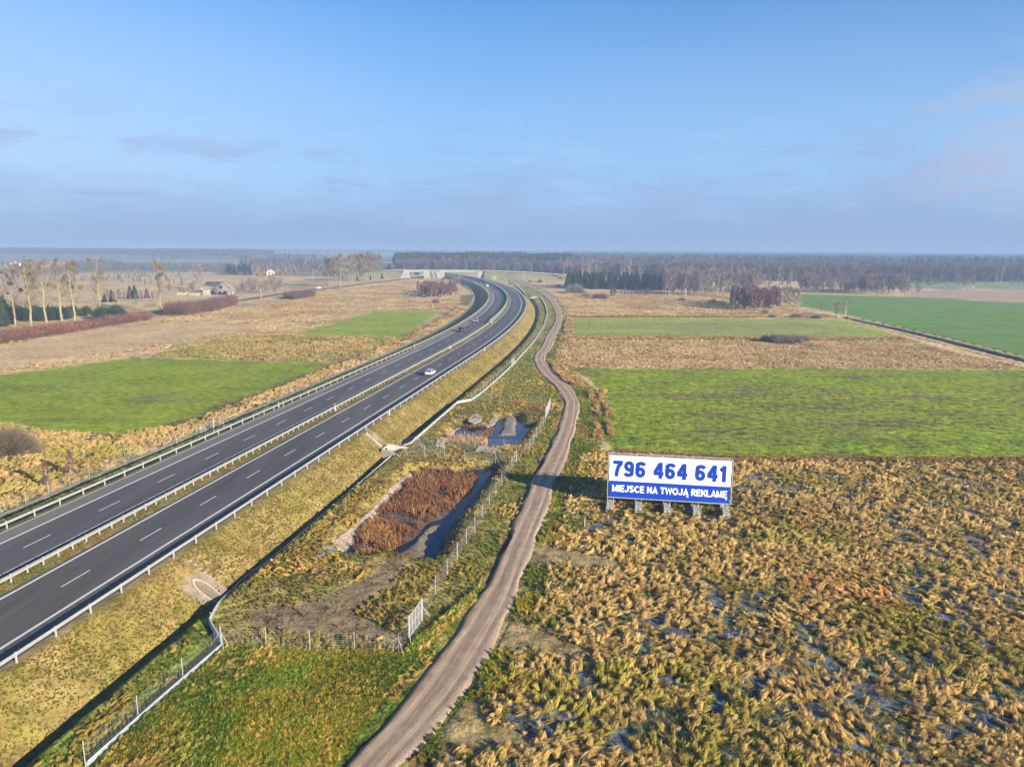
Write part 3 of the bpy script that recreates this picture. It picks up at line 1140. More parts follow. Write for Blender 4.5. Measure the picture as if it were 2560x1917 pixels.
# delineator posts
dl = MB()
dl.box((0, 0, 0.42), (0.13, 0.1, 0.84))
DL_body = dl.me('post_body', M_white)
dl = MB()
dl.box((0, 0, 0.93), (0.14, 0.11, 0.18))
DL_band = dl.me('reflector_band', M_red)
dl = MB()
dl.box((0, 0, 1.06), (0.13, 0.1, 0.08))
DL_cap = dl.me('post_cap', M_white)
spots = [(cB(215, 1335), -17.9, 'beside the far guardrail, first one past the steel stair rail'), (cB(650, 1335), -5.9, 'on the median rail, lower one of the nearest pair'), (cB(712, 1352), -4.9, 'white marker in the median grass nearest the camera'),
         (cB(1142, 1362), 6.6, 'on the pond side guardrail above the embankment stairs'), (cB(1330, 850), -17.9, 'beside the far guardrail level with the middle of the motorway'),
         (cB(1592, 855), -5.9, 'on the median rail, at the start of the bend'), (cB(1640, 862), -4.9, 'in the golden median grass before the bend'), (cB(1915, 868), 6.6, 'on the pond side guardrail at the bend'),
         (cB(1945, 652), -5.9, 'at the start of the green screen'), (cB(1983, 655), -4.7, 'in the median grass beside the start of the green screen'), (cB(1748, 655), -17.9, 'beside the far guardrail near the grey estate car')]
for (q, u, txt) in spots:
    y = G(*q, RZ)[1]
    x, y2 = RX(y, u)
    r = empty('delineator_post', (float(x), float(y2), RZ - 0.1), heading(y), 'white roadside marker post with red band ' + txt if len(txt.split()) < 8 else 'white red marker post ' + txt, 'marker post', 'marker posts along the motorway')
    add('post_body', DL_body, r)
    add('reflector_band', DL_band, r)
    add('post_cap', DL_cap, r)

# ------------------------------------------------------------------ wire fences
pmb = MB()
pmb.tube([(0, 0, -0.3), (0, 0, 2.05)], 0.03, 6)
POST_F = pmb.me('fence_post', M_zincpost)
smb = MB()
smb.tube([(0, 0, 1.55), (1.25, 0, -0.05)], 0.025, 5)
STRUT_F = smb.me('fence_strut', M_zincpost)


M_sheet_w = simple('shaded_barrier_sheet', (0.13, 0.16, 0.18), 0.5, 0.0, 0.15, 0.8)  # darker copy of the sheet: the embankment's shadow is put into its colour


def fence(pts, label, sp=4.0, h=2.0, sheet=0.0, zoff=0.0, struts=(), posts=None, group='wire fences along the motorway', vs=0.4, hs=0.22, max_posts=280, name='wire_fence', smat=None):
    pts = [np.array(p, float) for p in pts]
    root = empty(name, (pts[0][0], pts[0][1], gz(*pts[0])), 0, label, 'fence', group)
    rl = np.array(root.location)
    cum = [0]
    for a, b in zip(pts[:-1], pts[1:]):
        cum.append(cum[-1] + np.linalg.norm(b - a))

    def at(s):
        i = min(max(np.searchsorted(cum, s) - 1, 0), len(pts) - 2)
        k = (s - cum[i]) / (cum[i + 1] - cum[i] + 1e-9)
        return pts[i] * (1 - k) + pts[i + 1] * k
    L = cum[-1]
    n = max(2, int(L / 1.0))
    prof = [at(s) for s in np.linspace(0, L, n)]
    xs = np.array([p[0] for p in prof])
    ys = np.array([p[1] for p in prof])
    zs = ground_z(xs, ys, False) + zoff
    zs = np.convolve(np.pad(zs, 2, 'edge'), np.ones(5) / 5, 'valid')
    # wires
    v, f = [], []
    w = 0.004
    b = 0
    for hh in np.arange(0.08, h - 0.04, hs):
        for dz in (-w, w):
            v.append(np.stack([xs, ys, zs + hh + dz], 1))
        i = np.arange(n - 1)
        f.append(np.stack([b + i, b + i + 1, b + n + i + 1, b + n + i], 1))
        b += 2 * n
    nv = int(L / vs)
    ss = np.linspace(0, L, nv)
    P = np.array([at(s) for s in ss])
    zz = np.interp(ss, np.linspace(0, L, n), zs)
    if nv > 1:
        D = np.gradient(P, axis=0)
        D /= (np.linalg.norm(D, axis=1)[:, None] + 1e-9)
        q = np.concatenate([np.stack([P[:, 0] + sx_ * w * D[:, 0], P[:, 1] + sx_ * w * D[:, 1], zz + hz], 1)[:, None] for sx_, hz in ((-1, 0), (1, 0), (1, h - 0.1), (-1, h - 0.1))], 1)
        v.append(q.reshape(-1, 3))
        f.append(b + np.arange(nv * 4).reshape(-1, 4))
    v = np.concatenate(v) - rl
    me = mesh_np('wire_mesh', v, np.concatenate(f), False, M_wire)
    o = add('wire_mesh', me, root)
    if posts is None:
        posts = np.arange(0, L + 0.1, sp)
        pp = [at(s) for s in posts]
    else:
        pp = [np.array(p) for p in posts]
    far = MB()
    for k, p in enumerate(pp):
        z0 = gz(p[0], p[1]) + zoff
        if k < max_posts:
            add('post', POST_F, root, loc=(p[0] - rl[0], p[1] - rl[1], z0 - rl[2]), scale=(1, 1, h / 2.0))
        else:
            far.box((p[0] - rl[0], p[1] - rl[1], z0 - rl[2] + 1), (0.08, 0.08, 2))
    if far.v:
        o = add('post', far.me('far_fence_posts', M_zincpost), root)
        o['kind'] = 'stuff'
    for (sx_, sy_, ang) in struts:
        z0 = gz(sx_, sy_) + zoff
        add('strut', STRUT_F, root, loc=(sx_ - rl[0], sy_ - rl[1], z0 - rl[2]), rot=(0, 0, ang))
    if sheet:
        e = 0.05
        T = np.gradient(np.stack([xs, ys], 1), axis=0)
        T /= (np.linalg.norm(T, axis=1)[:, None] + 1e-9)
        nx, ny = T[:, 1], -T[:, 0]
        rows = [(0.05, -0.25), (0.07, sheet - 0.04), (0.22, sheet), (0.21, sheet - 0.05), (0.10, sheet - 0.1), (0.08, -0.25)]
        v = np.concatenate([np.stack([xs + nx * o_, ys + ny * o_, zs + hz], 1) for o_, hz in rows]) - rl
        f = []
        i = np.arange(n - 1)
        for k in range(len(rows) - 1):
            f.append(np.stack([k * n + i, k * n + i + 1, (k + 1) * n + i + 1, (k + 1) * n + i], 1))
        add('barrier_sheet', mesh_np('barrier_sheet', v, np.concatenate(f), False, smat or M_barrier), root)
    return root




def ditch():
    pts = resample([np.array(p) for p in P_DITCH_R], 260)
    P = np.array(pts)
    D = np.gradient(P, axis=0)
    D /= np.linalg.norm(D, axis=1)[:, None]
    nn = np.stack([D[:, 1], -D[:, 0]], 1)
    offs = [-7.5, -5.2, -3.4, -2.0, -0.9, 0.9, 2.0, 3.0, 4.6, 7.0]
    zs = [-0.35, 0.12, 0.2, -0.5, -1.2, -1.2, -0.5, 0.35, 0.25, -0.35]
    cs = [C_TAN2, C_TAN2, (0.4, 0.29, 0.16), (0.12, 0.1, 0.08), (0.05, 0.055, 0.065), (0.05, 0.055, 0.065), (0.1, 0.09, 0.07), (0.34, 0.24, 0.13), C_TAN2, C_TAN2]
    n = len(P)
    v = np.concatenate([np.stack([P[:, 0] + nn[:, 0] * o, P[:, 1] + nn[:, 1] * o, np.full(n, q)], 1) for o, q in zip(offs, zs)])
    v[:, 2] += (vnoise(v[:, 0], v[:, 1], 1.5, 9, 3) - 0.5) * 0.3
    i = np.arange(n - 1)
    f = np.concatenate([np.stack([k * n + i, (k + 1) * n + i, (k + 1) * n + i + 1, k * n + i + 1], 1) for k in range(len(offs) - 1)])
    me = mesh_np('drainage_ditch', v, f, True, M_ground)
    cc = np.ones((len(v), 4), np.float32)
    cc[:, :3] = np.repeat(np.array(cs), n, 0)
    me.attributes.new('col', 'FLOAT_COLOR', 'POINT').data.foreach_set('color', cc.ravel())
    me.attributes.new('mot', 'FLOAT', 'POINT').data.foreach_set('value', np.full(len(v), 0.7, np.float32))
    tag(add('drainage_ditch', me), kind='structure')
    q = np.stack([P[:, 0] - nn[:, 0] * 3.2, P[:, 1] - nn[:, 1] * 3.2], 1)
    return P, nn


DP, DN = ditch()
br1 = BARR
fence(list(reversed(br1))[0:8] if False else [br1[0], br1[1], br1[2]], 'fence with pale sheet base bordering the green foreground grass', sheet=0.5, sp=5.2, struts=[(*br1[2], 2.6), (*br1[2], -0.4)])
fence([br1[2], br1[3], br1[4], br1[5], br1[6], br1[7], br1[8], br1[9]], 'pale sheet barrier kinked round the culvert beside the rusty reed pond', sheet=0.6, h=0.7, sp=6, hs=0.3, name='sheet_barrier')
fence(BARR2[:5], 'pale sheet barrier between the road ditch and the small blue pond', sheet=0.6, h=0.7, sp=6, hs=0.3, name='sheet_barrier')
fence(BARR2[4:], 'fence with pale sheet base curving along the ditch to the far bend', sheet=0.55, sp=4.0, struts=[(*BARR2[4], 2.4), (*BARR2[4], -0.6)])
fe = GP([(1343, 744), (1323, 746), (1288, 711), (1262, 701)])
fence(fe, 'far fence with pale base where the track leaves the motorway', sheet=0.5, sp=4)
# far fence west
wf = [tuple(float(a) for a in RX(float(y), -28.4)) for y in np.arange(40, 700, 10)]
fence(wf, 'long wire fence below the far side of the motorway', sp=4.0, sheet=0.3, max_posts=165, smat=M_sheet_w)
south = GP([cG(*p) for p in [(425, 738), (735, 748), (1037, 772), (1345, 780), (1650, 795)]])
fence(south, 'straight wire fence between foreground grass and bare earth', posts=south, struts=[(*south[0], -1.0), (*south[-1], 2.3), (*south[-1], -0.9)])
gate0, gate1 = G(1022.8, 1599.5), G(1055.2, 1552.5)
east2 = GP([(1055.2, 1552.5), (1089, 1485.6), (1118, 1440), (1143, 1400.6)] + [cF(*p) for p in [(927, 1415), (998, 1300), (1065, 1190), (1125, 1093), (1180, 995), (1231, 905), (1277, 830), (1318, 765), (1357, 690), (1395, 640)]])
fence([south[-1], gate0], 'short wire fence length between corner post and panel gate', posts=[south[-1]])
fence(east2, 'wire fence between the rusty reed pond and the dirt track', posts=east2, vs=0.2, hs=0.16, struts=[(*east2[-1], -0.9), (*east2[-1], 3.6)])
F2 = GP([cK(*p) for p in [(652, 590), (893, 600), (1137, 600), (1388, 645), (1762, 640), (2020, 665)]])
fence(F2, 'wire fence along the north edge of the rusty reed pond', posts=F2, struts=[(*F2[0], -0.9), (*F2[0], 3.8), (*F2[4], -0.9), (*F2[3], 3.6)])
F1 = GP([cK(*p) for p in [(598, 440), (820, 465), (1050, 485), (1118, 490), (1515, 490), (1865, 505), (2175, 520)]])
fence(F1, 'wire fence in front of the small blue pond', posts=F1, struts=[(*F1[0], -0.9), (*F1[0], 3.8), (*F1[1], -0.9), (*F1[1], 3.8), (*F1[5], -0.9)])
east1 = GP([cF(*p) for p in [(1500, 548), (1525, 500), (1552, 450), (1580, 400), (1605, 358), (1622, 325)]])
fence(east1, 'wire fence between the small blue pond and the dirt track', posts=east1, vs=0.2, hs=0.16, struts=[(*east1[0], 3.6)])
north1 = GP([cF(*p) for p in [(1035, 165), (1195, 168), (1350, 190), (1508, 200), (1655, 215)]])
fence(north1, 'faint wire fence north of the small blue pond', posts=north1)


def gate(a, b, label, h=2.3, panels=4):
    a = np.array(a)
    b = np.array(b)
    L = np.linalg.norm(b - a)
    ang = math.atan2(b[1] - a[1], b[0] - a[0])
    root = empty('fence_gate', (a[0], a[1], gz(*a)), ang, label, 'gate', 'steel panel gates in the fences')
    m = MB()
    m.box((0, 0, h / 2), (0.12, 0.12, h + 0.2))
    post = m.me('gate_post', M_zincpost)
    add('gate_post', post, root)
    add('gate_post', post, root, loc=(L, 0, 0))
    m = MB()
    for k in range(panels + 1):
        m.box((0.1 + (L - 0.2) * k / panels, 0, h / 2), (0.06, 0.06, h - 0.2))
    m.box((L / 2, 0, h - 0.1), (L - 0.2, 0.06, 0.06))
    m.box((L / 2, 0, 0.15), (L - 0.2, 0.06, 0.06))
    m.box((L / 2, 0, h / 2), (L - 0.2, 0.05, 0.05))
    add('gate_frame', m.me('gate_frame', M_zincpost), root)
    m = MB()
    k = 0.1
    while k < L - 0.1:
        m.box((k, 0, h / 2), (0.009, 0.009, h - 0.3))
        k += 0.12
    for q in np.arange(0.3, h - 0.1, 0.2):
        m.box((L / 2, 0.012, q), (L - 0.2, 0.012, 0.012))
    add('gate_infill', m.me('gate_infill', M_wire), root)
    m = MB()
    m.tube([(L, 0, 1.6), (L + 0.9, -0.5, 0)], 0.03, 5)
    m.tube([(0, 0, 1.6), (-0.9, -0.5, 0)], 0.03, 5)
    add('gate_brace', m.me('gate_brace', M_zincpost), root)


gate(gate0, gate1, 'tall steel panel gate beside the dirt track in the foreground')
gate(G(*cF(1625, 300)), G(*cF(1660, 215)), 'steel panel gate at the track bend beyond the small pond')
gate(G(*cC(248, 1002)), G(*cC(270, 985)), 'narrow pale gate in the curving fence along the ditch', panels=2)
gate(G(*cE(1655, 60), 0.2), G(*cE(1690, 72), 0.2), 'narrow gate in the far fence below the stair rail', panels=1)

# ------------------------------------------------------------------ embankment furniture
# concrete stairs with hand rail (right slope)
st0 = np.array(RX(G(*cK(235, 240), RZ)[1], 7.0), float)
st_t = np.array([*RX(st0[1], 7.1)], float)
st_b = np.array([*RX(st0[1] - 0.3, 11.0)], float)


def stairs(top, bot, z0, z1, label):
    d = bot - top
    L = np.linalg.norm(d)
    ang = math.atan2(d[1], d[0])
    root = empty('embankment_stairs', (top[0], top[1], z0), ang, label, 'stairs')
    n = 15
    m = MB()
    m.box((0, 0, 0), (L / n * 0.78, 0.9, 0.16))
    me = m.me('step', M_concl)
    for k in range(n):
        a = (k + 0.5) / n
        add('step', me, root, loc=(L * a, 0, (z1 - z0) * a + 0.08))
    m = MB()
    for hgt in (1.0, 0.55):
        m.tube([(-0.4, 0.6, hgt), (0, 0.6, hgt), (L, 0.6, (z1 - z0) + hgt), (L + 0.3, 0.6, z1 - z0 + hgt)], 0.03, 6)
    add('handrail', m.me('handrail', M_zincpost), root)
    m = MB()
    m.tube([(0, 0, -0.1), (0, 0, 1.0)], 0.03, 6)
    rp = m.me('rail_post', M_zincpost)
    for a in (0.0, 0.33, 0.66, 1.0):
        add('rail_post', rp, root, loc=(L * a, 0.6, (z1 - z0) * a))


stairs(st_t, st_b, 2.85, -0.2, 'concrete slope stairs with steel handrail down to the ditch by the small pond')

# concrete outlet headwall
hw = np.array(G(985, 1128, 0.0))


def headwall(p, label):
    root = empty('culvert_headwall', (p[0], p[1], 0.0), heading(p[1]), label, 'headwall')
    m = MB()
    # back wall, two splayed wings, floor, front sill
    m.box((-1.6, 0.0, 0.2), (0.22, 3.0, 1.2))
    add('back_wall', m.me('back_wall', M_concl), root)
    for sgn in (-1, 1):
        m = MB()
        v = [(-1.7, sgn * 1.5, -0.6), (1.6, sgn * 2.3, -0.6), (1.6, sgn * 2.55, -0.6), (-1.7, sgn * 1.75, -0.6),
             (-1.7, sgn * 1.5, 0.85), (1.6, sgn * 2.3, 0.2), (1.6, sgn * 2.55, 0.2), (-1.7, sgn * 1.75, 0.85)]
        b = len(m.v)
        m.v += v
        for q in ((0, 3, 2, 1), (4, 5, 6, 7), (0, 1, 5, 4), (1, 2, 6, 5), (2, 3, 7, 6), (3, 0, 4, 7)):
            m.f.append(q)
        add('wing_wall', m.me('wing_wall', M_concl), root)
    m = MB()
    m.box((0, 0, -0.42), (3.3, 3.6, 0.2))
    add('floor_slab', m.me('floor_slab', M_concl), root)
    m = MB()
    m.tube([(-1.5, 0, 0.15), (-1.38, 0, 0.15)], 0.45, 16)
    add('pipe_mouth', m.me('pipe_mouth', M_black), root)


headwall(hw, 'pale concrete culvert headwall at the foot of the embankment stairs')

# bevelled pipe end with stone apron
pe = np.array(G(519.0, 1461, 0.9))


def pipe_end(p, label):
    u = float(U(p[0], p[1]))
    ang = heading(p[1])
    zpr = lambda d_: float(np.interp(u + d_, PU, PZ))
    slope = math.atan2(zpr(-1.6) - zpr(1.6), 3.2) / 0.93
    lift = max(zpr(d_) - zpr(0) + d_ * math.tan(slope * 0.93) for d_ in np.linspace(-1.1, 1.1, 21))
    root = empty('culvert_pipe_end', (p[0], p[1], float(np.interp(u, PU, PZ)) + 0.02 + lift * 0.9), ang, label, 'culvert')
    R = Matrix.Rotation(slope * 0.93, 4, 'Y')
    ring = MB()
    n = 40
    a_, b_ = 1.75, 0.72
    for i in range(n):
        t0, t1 = 2 * math.pi * i / n, 2 * math.pi * (i + 1) / n
        for k0, k1, z0, z1 in ((1.0, 1.16, 0.12, 0.12), (1.16, 1.16, 0.12, -0.2), (1.0, 1.0, -0.1, 0.12)):
            ring.poly([(a_ * k0 * math.cos(t0), b_ * k0 * math.sin(t0), z0), (a_ * k1 * math.cos(t0), b_ * k1 * math.sin(t0), z1),
                       (a_ * k1 * math.cos(t1), b_ * k1 * math.sin(t1), z1), (a_ * k0 * math.cos(t1), b_ * k0 * math.sin(t1), z0)])
    me = ring.me('pipe_rim', M_concl)
    me.transform(R)
    add('pipe_rim', me, root)
    m = MB()
    for i in range(n):
        t0, t1 = 2 * math.pi * i / n, 2 * math.pi * (i + 1) / n
        m.poly([(a_ * math.cos(t0), b_ * math.sin(t0), 0.09), (a_ * math.cos(t1), b_ * math.sin(t1), 0.09), (a_ * 0.8 * math.cos(t1) + 0.1, b_ * 0.5 * math.sin(t1), 0.0), (a_ * 0.8 * math.cos(t0) + 0.1, b_ * 0.5 * math.sin(t0), 0.0)])
    m.poly([(a_ * 0.8 * math.cos(2 * math.pi * i / n) + 0.1, b_ * 0.5 * math.sin(2 * math.pi * i / n), 0.0) for i in range(n)])
    me = m.me('pipe_inside', M_conc)
    me.transform(R)
    me.materials.clear()
    me.materials.append(simple('pipe_shade_concrete', (0.16, 0.13, 0.09), 0.9, var=0.3))  # brown concrete darkened for the shade inside the shallow pipe end
    add('pipe_inside', me, root)
    m = MB()
    rr = random.Random(4)
    for i in range(-13, 12):
        for j in range(-10, 11):
            x, y = i * 0.21, j * 0.19 + (0.09 if i % 2 else 0)
            if (x / (a_ * 1.2)) ** 2 + (y / (b_ * 1.25)) ** 2 < 1:
                continue
            if abs(y) > 1.95 or rr.random() < 0.08 or x < -2.6 + abs(y) * 0.3 or x > 1.7:
                continue
            m.box((x, y, 0.02 + rr.random() * 0.04), (0.15, 0.13, 0.12), rr.random() * 0.4)
    me = m.me('stone_apron', M_stone)
    me.transform(R)
    o = add('stone_apron', me, root)
    o['kind'] = 'stuff'


pipe_end(pe, 'oval concrete pipe end set in a stone apron on the slope')

# small drain chutes on the slope
ch = [(cG(400, 180), cG(500, 245), 0.42, 'short pale concrete drain chute beside the oval pipe end'), (cK(630, 230), cK(760, 320), 0.12, 'thin drain strip on the slope right of the stairs'),
      (cK(945, 5), cK(1085, 85), 0.5, 'wide broken concrete drain chute on the slope above the small pond'), (cF(0, 745), cF(70, 790), 0.12, 'thin drain strip on the slope below the stairs')]
for q0, q1, w, lab in ch:
    a = G(*q0, 1.0)
    y = a[1]
    root = empty('drain_chute', (*[float(t) for t in RX(y, 9.0)], 1.62), heading(y), lab, 'drain', 'drain chutes on the motorway slope')
    m = MB()
    L = 3.4 if w < 0.2 else 2.6
    n = 5
    for k in range(n):
        xo = -1.6 + L * (k + 0.5) / n
        m.box((xo, 0, float(np.interp(9.0 + xo, PU, PZ)) - 1.62 + 0.06), (L / n * 0.96, w, 0.1))
    add('chute_slab', m.me('chute_slab', M_concl), root)

# stair rail, blue pipe, culvert on the far side
q = G(*cE(1840, 30), 1.5)
r = empty('slope_handrail', (float(RX(q[1], -18.9)[0]), float(RX(q[1], -18.9)[1]), 2.2), heading(q[1]), 'looped steel handrail behind the far guardrail', 'handrail')
m = MB()
m.tube([(-6.0, 0, -1.4), (0, 0, 1.0), (0.35, 0, 0.85), (0.4, 0, 0.55), (0, 0, 0.35), (-5.0, 0, -1.6)], 0.035, 6)
add('rail_tube', m.me('rail_tube', M_zincpost), r)
m = MB()
for xx in (-4.2, -2.2, 0.0):
    m.tube([(xx, 0, xx * 0.4 - 0.4), (xx, 0, xx * 0.4 + 1.0)], 0.03, 6)
add('rail_post', m.me('rail_post2', M_zincpost), r)
a = np.array(G(*crop(380, 980, 7.373)(890, 750), 0.8))
b = np.array(G(*crop(380, 980, 7.373)(1015, 795), 1.4))
m = MB()
m.tube([(0, 0, 0), (b[0] - a[0], b[1] - a[1], 0.9)], 0.16, 12)
tag(add('drain_pipe', m.me('drain_pipe', M_bluep), loc=(a[0], a[1], 0.6)), 'blue plastic drain pipe lying below the far guardrail', 'pipe')
for q, lab in ((cE(1395, 175), 'braced fence corner post at the dark culvert on the far side'), (crop(380, 980, 7.373)(893, 715), 'braced fence post left of the blue pipe'), (crop(380, 980, 7.373)(980, 752), 'braced fence post right beside the blue pipe'),
               (crop(380, 980, 7.373)(1312, 605), 'braced fence post between the narrow gate and looped handrail'), (cK(297, 505), 'braced corner post left of the culvert headwall')):
    p = G(*q, 0.3)
    r = empty('braced_post', (p[0], p[1], gz(*p)), 0, lab, 'fence post', 'braced fence posts')
    add('post', POST_F, r)
    add('strut', STRUT_F, r, rot=(0, 0, -0.9))
    add('strut', STRUT_F, r, rot=(0, 0, 3.9))

# ------------------------------------------------------------------ ponds
def poly_sheet(name, poly, z, mat, grow=0.6):
    c = np.mean(np.array(poly), 0)
    pts = []
    for p in poly:
        d = np.array(p) - c
        L = np.linalg.norm(d)
        pts.append(c + d * (1 + grow / L))
    bm = bmesh.new()
    vs = [bm.verts.new((p[0], p[1], z)) for p in pts]
    fc = bm.faces.new(vs)
    bmesh.ops.triangulate(bm, faces=[fc])
    me = bpy.data.meshes.new(name)
    bm.to_mesh(me)
    bm.free()
    me.materials.append(mat)
    for p in me.polygons:
        if p.normal.z < 0:
            p.flip()
    return add(name, me)


tag(poly_sheet('pond_water', POND2, -1.28, M_water, 0.4), kind='structure')
tag(poly_sheet('pond_water', POND1, -1.25, M_water, 0.4), kind='structure')
# raised beds of mud in the ponds
def mound(name, poly, z, h, mat, sc=1.0):
    xs = [p[0] for p in poly]
    ys = [p[1] for p in poly]
    n = 44
    gx, gy = np.meshgrid(np.linspace(min(xs) - 1, max(xs) + 1, n), np.linspace(min(ys) - 1, max(ys) + 1, n), indexing='ij')
    d = sdf(poly, gx.ravel(), gy.ravel()) + (vnoise(gx.ravel(), gy.ravel(), 2.5, 44, 3) - 0.5) * 1.2
    zz = z + h * sm(0.4, -1.2, d) - 0.35 * sm(0, 0.8, d) + (vnoise(gx.ravel(), gy.ravel(), 0.7, 45, 3) - 0.5) * 0.1
    v = np.stack([gx.ravel(), gy.ravel(), zz], 1)
    i, j = np.meshgrid(np.arange(n - 1), np.arange(n - 1), indexing='ij')
    f = np.stack([i * n + j, (i + 1) * n + j, (i + 1) * n + j + 1, i * n + j + 1], -1).reshape(-1, 4)
    keep = (d[f] < 1.0).any(1)
    f = f[keep]
    return add(name, mesh_np(name, v, f, True, mat))


M_mud = simple('pond_mud', (0.10, 0.08, 0.05), 0.9, var=0.4, scale=1.5)
M_gravel = simple('gravel_slab', (0.3, 0.26, 0.2), 0.95, var=0.35, scale=3.0)
REED2 = GP([cF(*p) for p in [(610, 740), (700, 712), (880, 722), (1090, 765), (1040, 850), (930, 980), (870, 1060), (700, 1135), (600, 1245), (430, 1330), (300, 1398), (130, 1392), (95, 1290), (250, 1100), (400, 930)]], -1.2)
tag(mound('mud_bed', REED2, -1.35, 0.22, M_mud), kind='structure')
RAMP2 = GP([cF(*p) for p in [(700, 1140), (835, 1110), (690, 1190), (665, 1290), (690, 1440), (560, 1420), (400, 1370), (560, 1270)]], -1.0)
tag(mound('gravel_ramp', RAMP2, -1.35, 0.5, simple('dark_gravel', (0.15, 0.12, 0.085), 0.95, var=0.35, scale=3.0)), kind='structure')
RAMP1 = GP([cF(*p) for p in [(1290, 268), (1410, 262), (1385, 420), (1250, 425)]], -0.8)
tag(mound('gravel_ramp', RAMP1, -1.35, 0.42, simple('grey_gravel', (0.2, 0.165, 0.13), 0.95, var=0.35, scale=3.0)), kind='structure')


def slab(poly, z, label, mat=M_conc, th=0.15, name='concrete_apron', tilt=0.0):
    c = np.mean(np.array(poly), 0)
    z = gz(c[0], c[1]) + 0.05
    m = MB()
    zt = [z + tilt * (p[1] - c[1]) for p in poly]
    top = [(p[0] - c[0], p[1] - c[1], q) for p, q in zip(poly, zt)]
    bot = [(a[0], a[1], a[2] - th) for a in top]
    m.poly(top)
    m.poly(bot[::-1])
    n = len(poly)
    for i in range(n):
        j = (i + 1) % n
        m.poly([top[j], top[i], bot[i], bot[j]])
    bmx = m.me(name, mat)
    bm = bmesh.new()
    bm.from_mesh(bmx)
    bmesh.ops.remove_doubles(bm, verts=bm.verts, dist=1e-4)
    bmesh.ops.recalc_face_normals(bm, faces=bm.faces)
    bm.to_mesh(bmx)
    bm.free()
    return tag(add(name, bmx, loc=(c[0], c[1], 0)), label, 'concrete slab', 'concrete aprons round the ponds')


slab(GP([cF(*p) for p in [(1010, 350), (1030, 320), (1080, 305), (1125, 325), (1120, 345), (1060, 365)]], -0.9), -0.98, 'left one of two pale slabs sloping into the small pond', M_conc, tilt=0.1)
slab(GP([cF(*p) for p in [(1135, 355), (1165, 330), (1245, 322), (1220, 350), (1165, 372)]], -0.9), -0.98, 'right one of two pale slabs sloping into the small pond', M_conc, tilt=0.1)
slab(GP([cF(*p) for p in [(1065, 575), (1100, 545), (1240, 560), (1270, 575), (1210, 610), (1120, 615)]], -0.4), -0.55, 'pale outlet slab in the ditch between the two ponds', M_conc, tilt=0.1)
slab(GP([cF(*p) for p in [(890, 725), (915, 690), (1060, 700), (1190, 715), (1120, 755)]], -0.6), -0.72, 'wide pale slab at the top of the rusty reed pond', M_conc, tilt=0.08)
slab(GP([cG(*p) for p in [(1075, 135), (1130, 60), (1195, 75), (1205, 100), (1135, 155)]], -0.4), -0.4, 'small pale slab at the lower left end of the rusty reed pond', M_conc, tilt=0.06)


# stone facings: real stones strewn on the banks
def stones(line_pts, width, n, name, z0=0.1, z1=-1.1):
    m = MB()
    P = [np.array(p) for p in line_pts]
    cum = np.concatenate([[0], np.cumsum([np.linalg.norm(b - a) for a, b in zip(P[:-1], P[1:])])])
    rr = random.Random(3)
    for _ in range(n):
        s = rr.random() * cum[-1]
        i = min(np.searchsorted(cum, s) - 1 if s > 0 else 0, len(P) - 2)
        k = (s - cum[i]) / (cum[i + 1] - cum[i])
        p = P[i] * (1 - k) + P[i + 1] * k
        d = P[i + 1] - P[i]
        d = d / np.linalg.norm(d)
        o = (rr.random() - 0.5) * width
        x, y = p[0] - d[1] * o, p[1] + d[0] * o
        sz = 0.12 + rr.random() * 0.22
        zz = gz(x, y) + sz * 0.15
        m.box((x, y, zz), (sz * 1.3, sz, sz * 0.7), rr.random() * 3)
    o = add(name, m.me(name, M_stone))
    tag(o, kind='stuff')


stones(GP([cF(*p) for p in [(590, 722), (490, 800), (385, 900), (300, 1000), (190, 1110), (80, 1210), (-10, 1280)]], -0.3), 2.0, 3600, 'bank_stones')
stones(GP([cF(*p) for p in [(780, 540), (800, 490), (850, 430), (900, 390), (960, 350)]], -0.4), 1.5, 700, 'bank_stones')
stones(GP([cF(*p) for p in [(780, 720), (880, 715)]], -0.6), 1.2, 160, 'bank_stones')
stones(GP([cF(*p) for p in [(0, 1290), (20, 1310)]], -0.6), 1.2, 60, 'bank_stones')


# ------------------------------------------------------------------ scatter with geometry nodes
def tuft_mesh(name, n, L, spread, w, lean, seed, mat, up=0.5, bend=0.6):
    rr = np.random.default_rng(seed)
    v, f = [], []
    for k in range(n):
        a = rr.random() * 2 * math.pi
        r0 = math.sqrt(rr.random()) * spread * 0.35
        bx, by = r0 * math.cos(a), r0 * math.sin(a)
        da = a + (rr.random() - 0.5) * 1.2
        out = spread * (0.5 + 0.6 * rr.random())
        l = L * (0.6 + 0.5 * rr.random())
        dx, dy = math.cos(da) * out + lean[0] * l, math.sin(da) * out + lean[1] * l
        h = l * up * (0.7 + 0.5 * rr.random())
        p0 = np.array([bx, by, -0.05])
        p1 = np.array([bx + dx * 0.4, by + dy * 0.4, h * 0.85])
        p2 = np.array([bx + dx, by + dy, h * (1 - bend * rr.random())])
        side = np.array([-math.sin(da), math.cos(da), 0]) * w * (0.7 + 0.6 * rr.random())
        b = len(v)
        v += [p0 - side, p0 + side, p1 + side * 0.8, p1 - side * 0.8, p2]
        f += [(b, b + 1, b + 2), (b, b + 2, b + 3), (b + 3, b + 2, b + 4)]
    me = mesh_np(name, v, f, False, mat)
    return me


def src_collection(name, meshes):
    c = bpy.data.collections.new(name)
    for i, me in enumerate(meshes):
        o = bpy.data.objects.new('%s_%02d' % (name, i), me)
        c.objects.link(o)
    return c


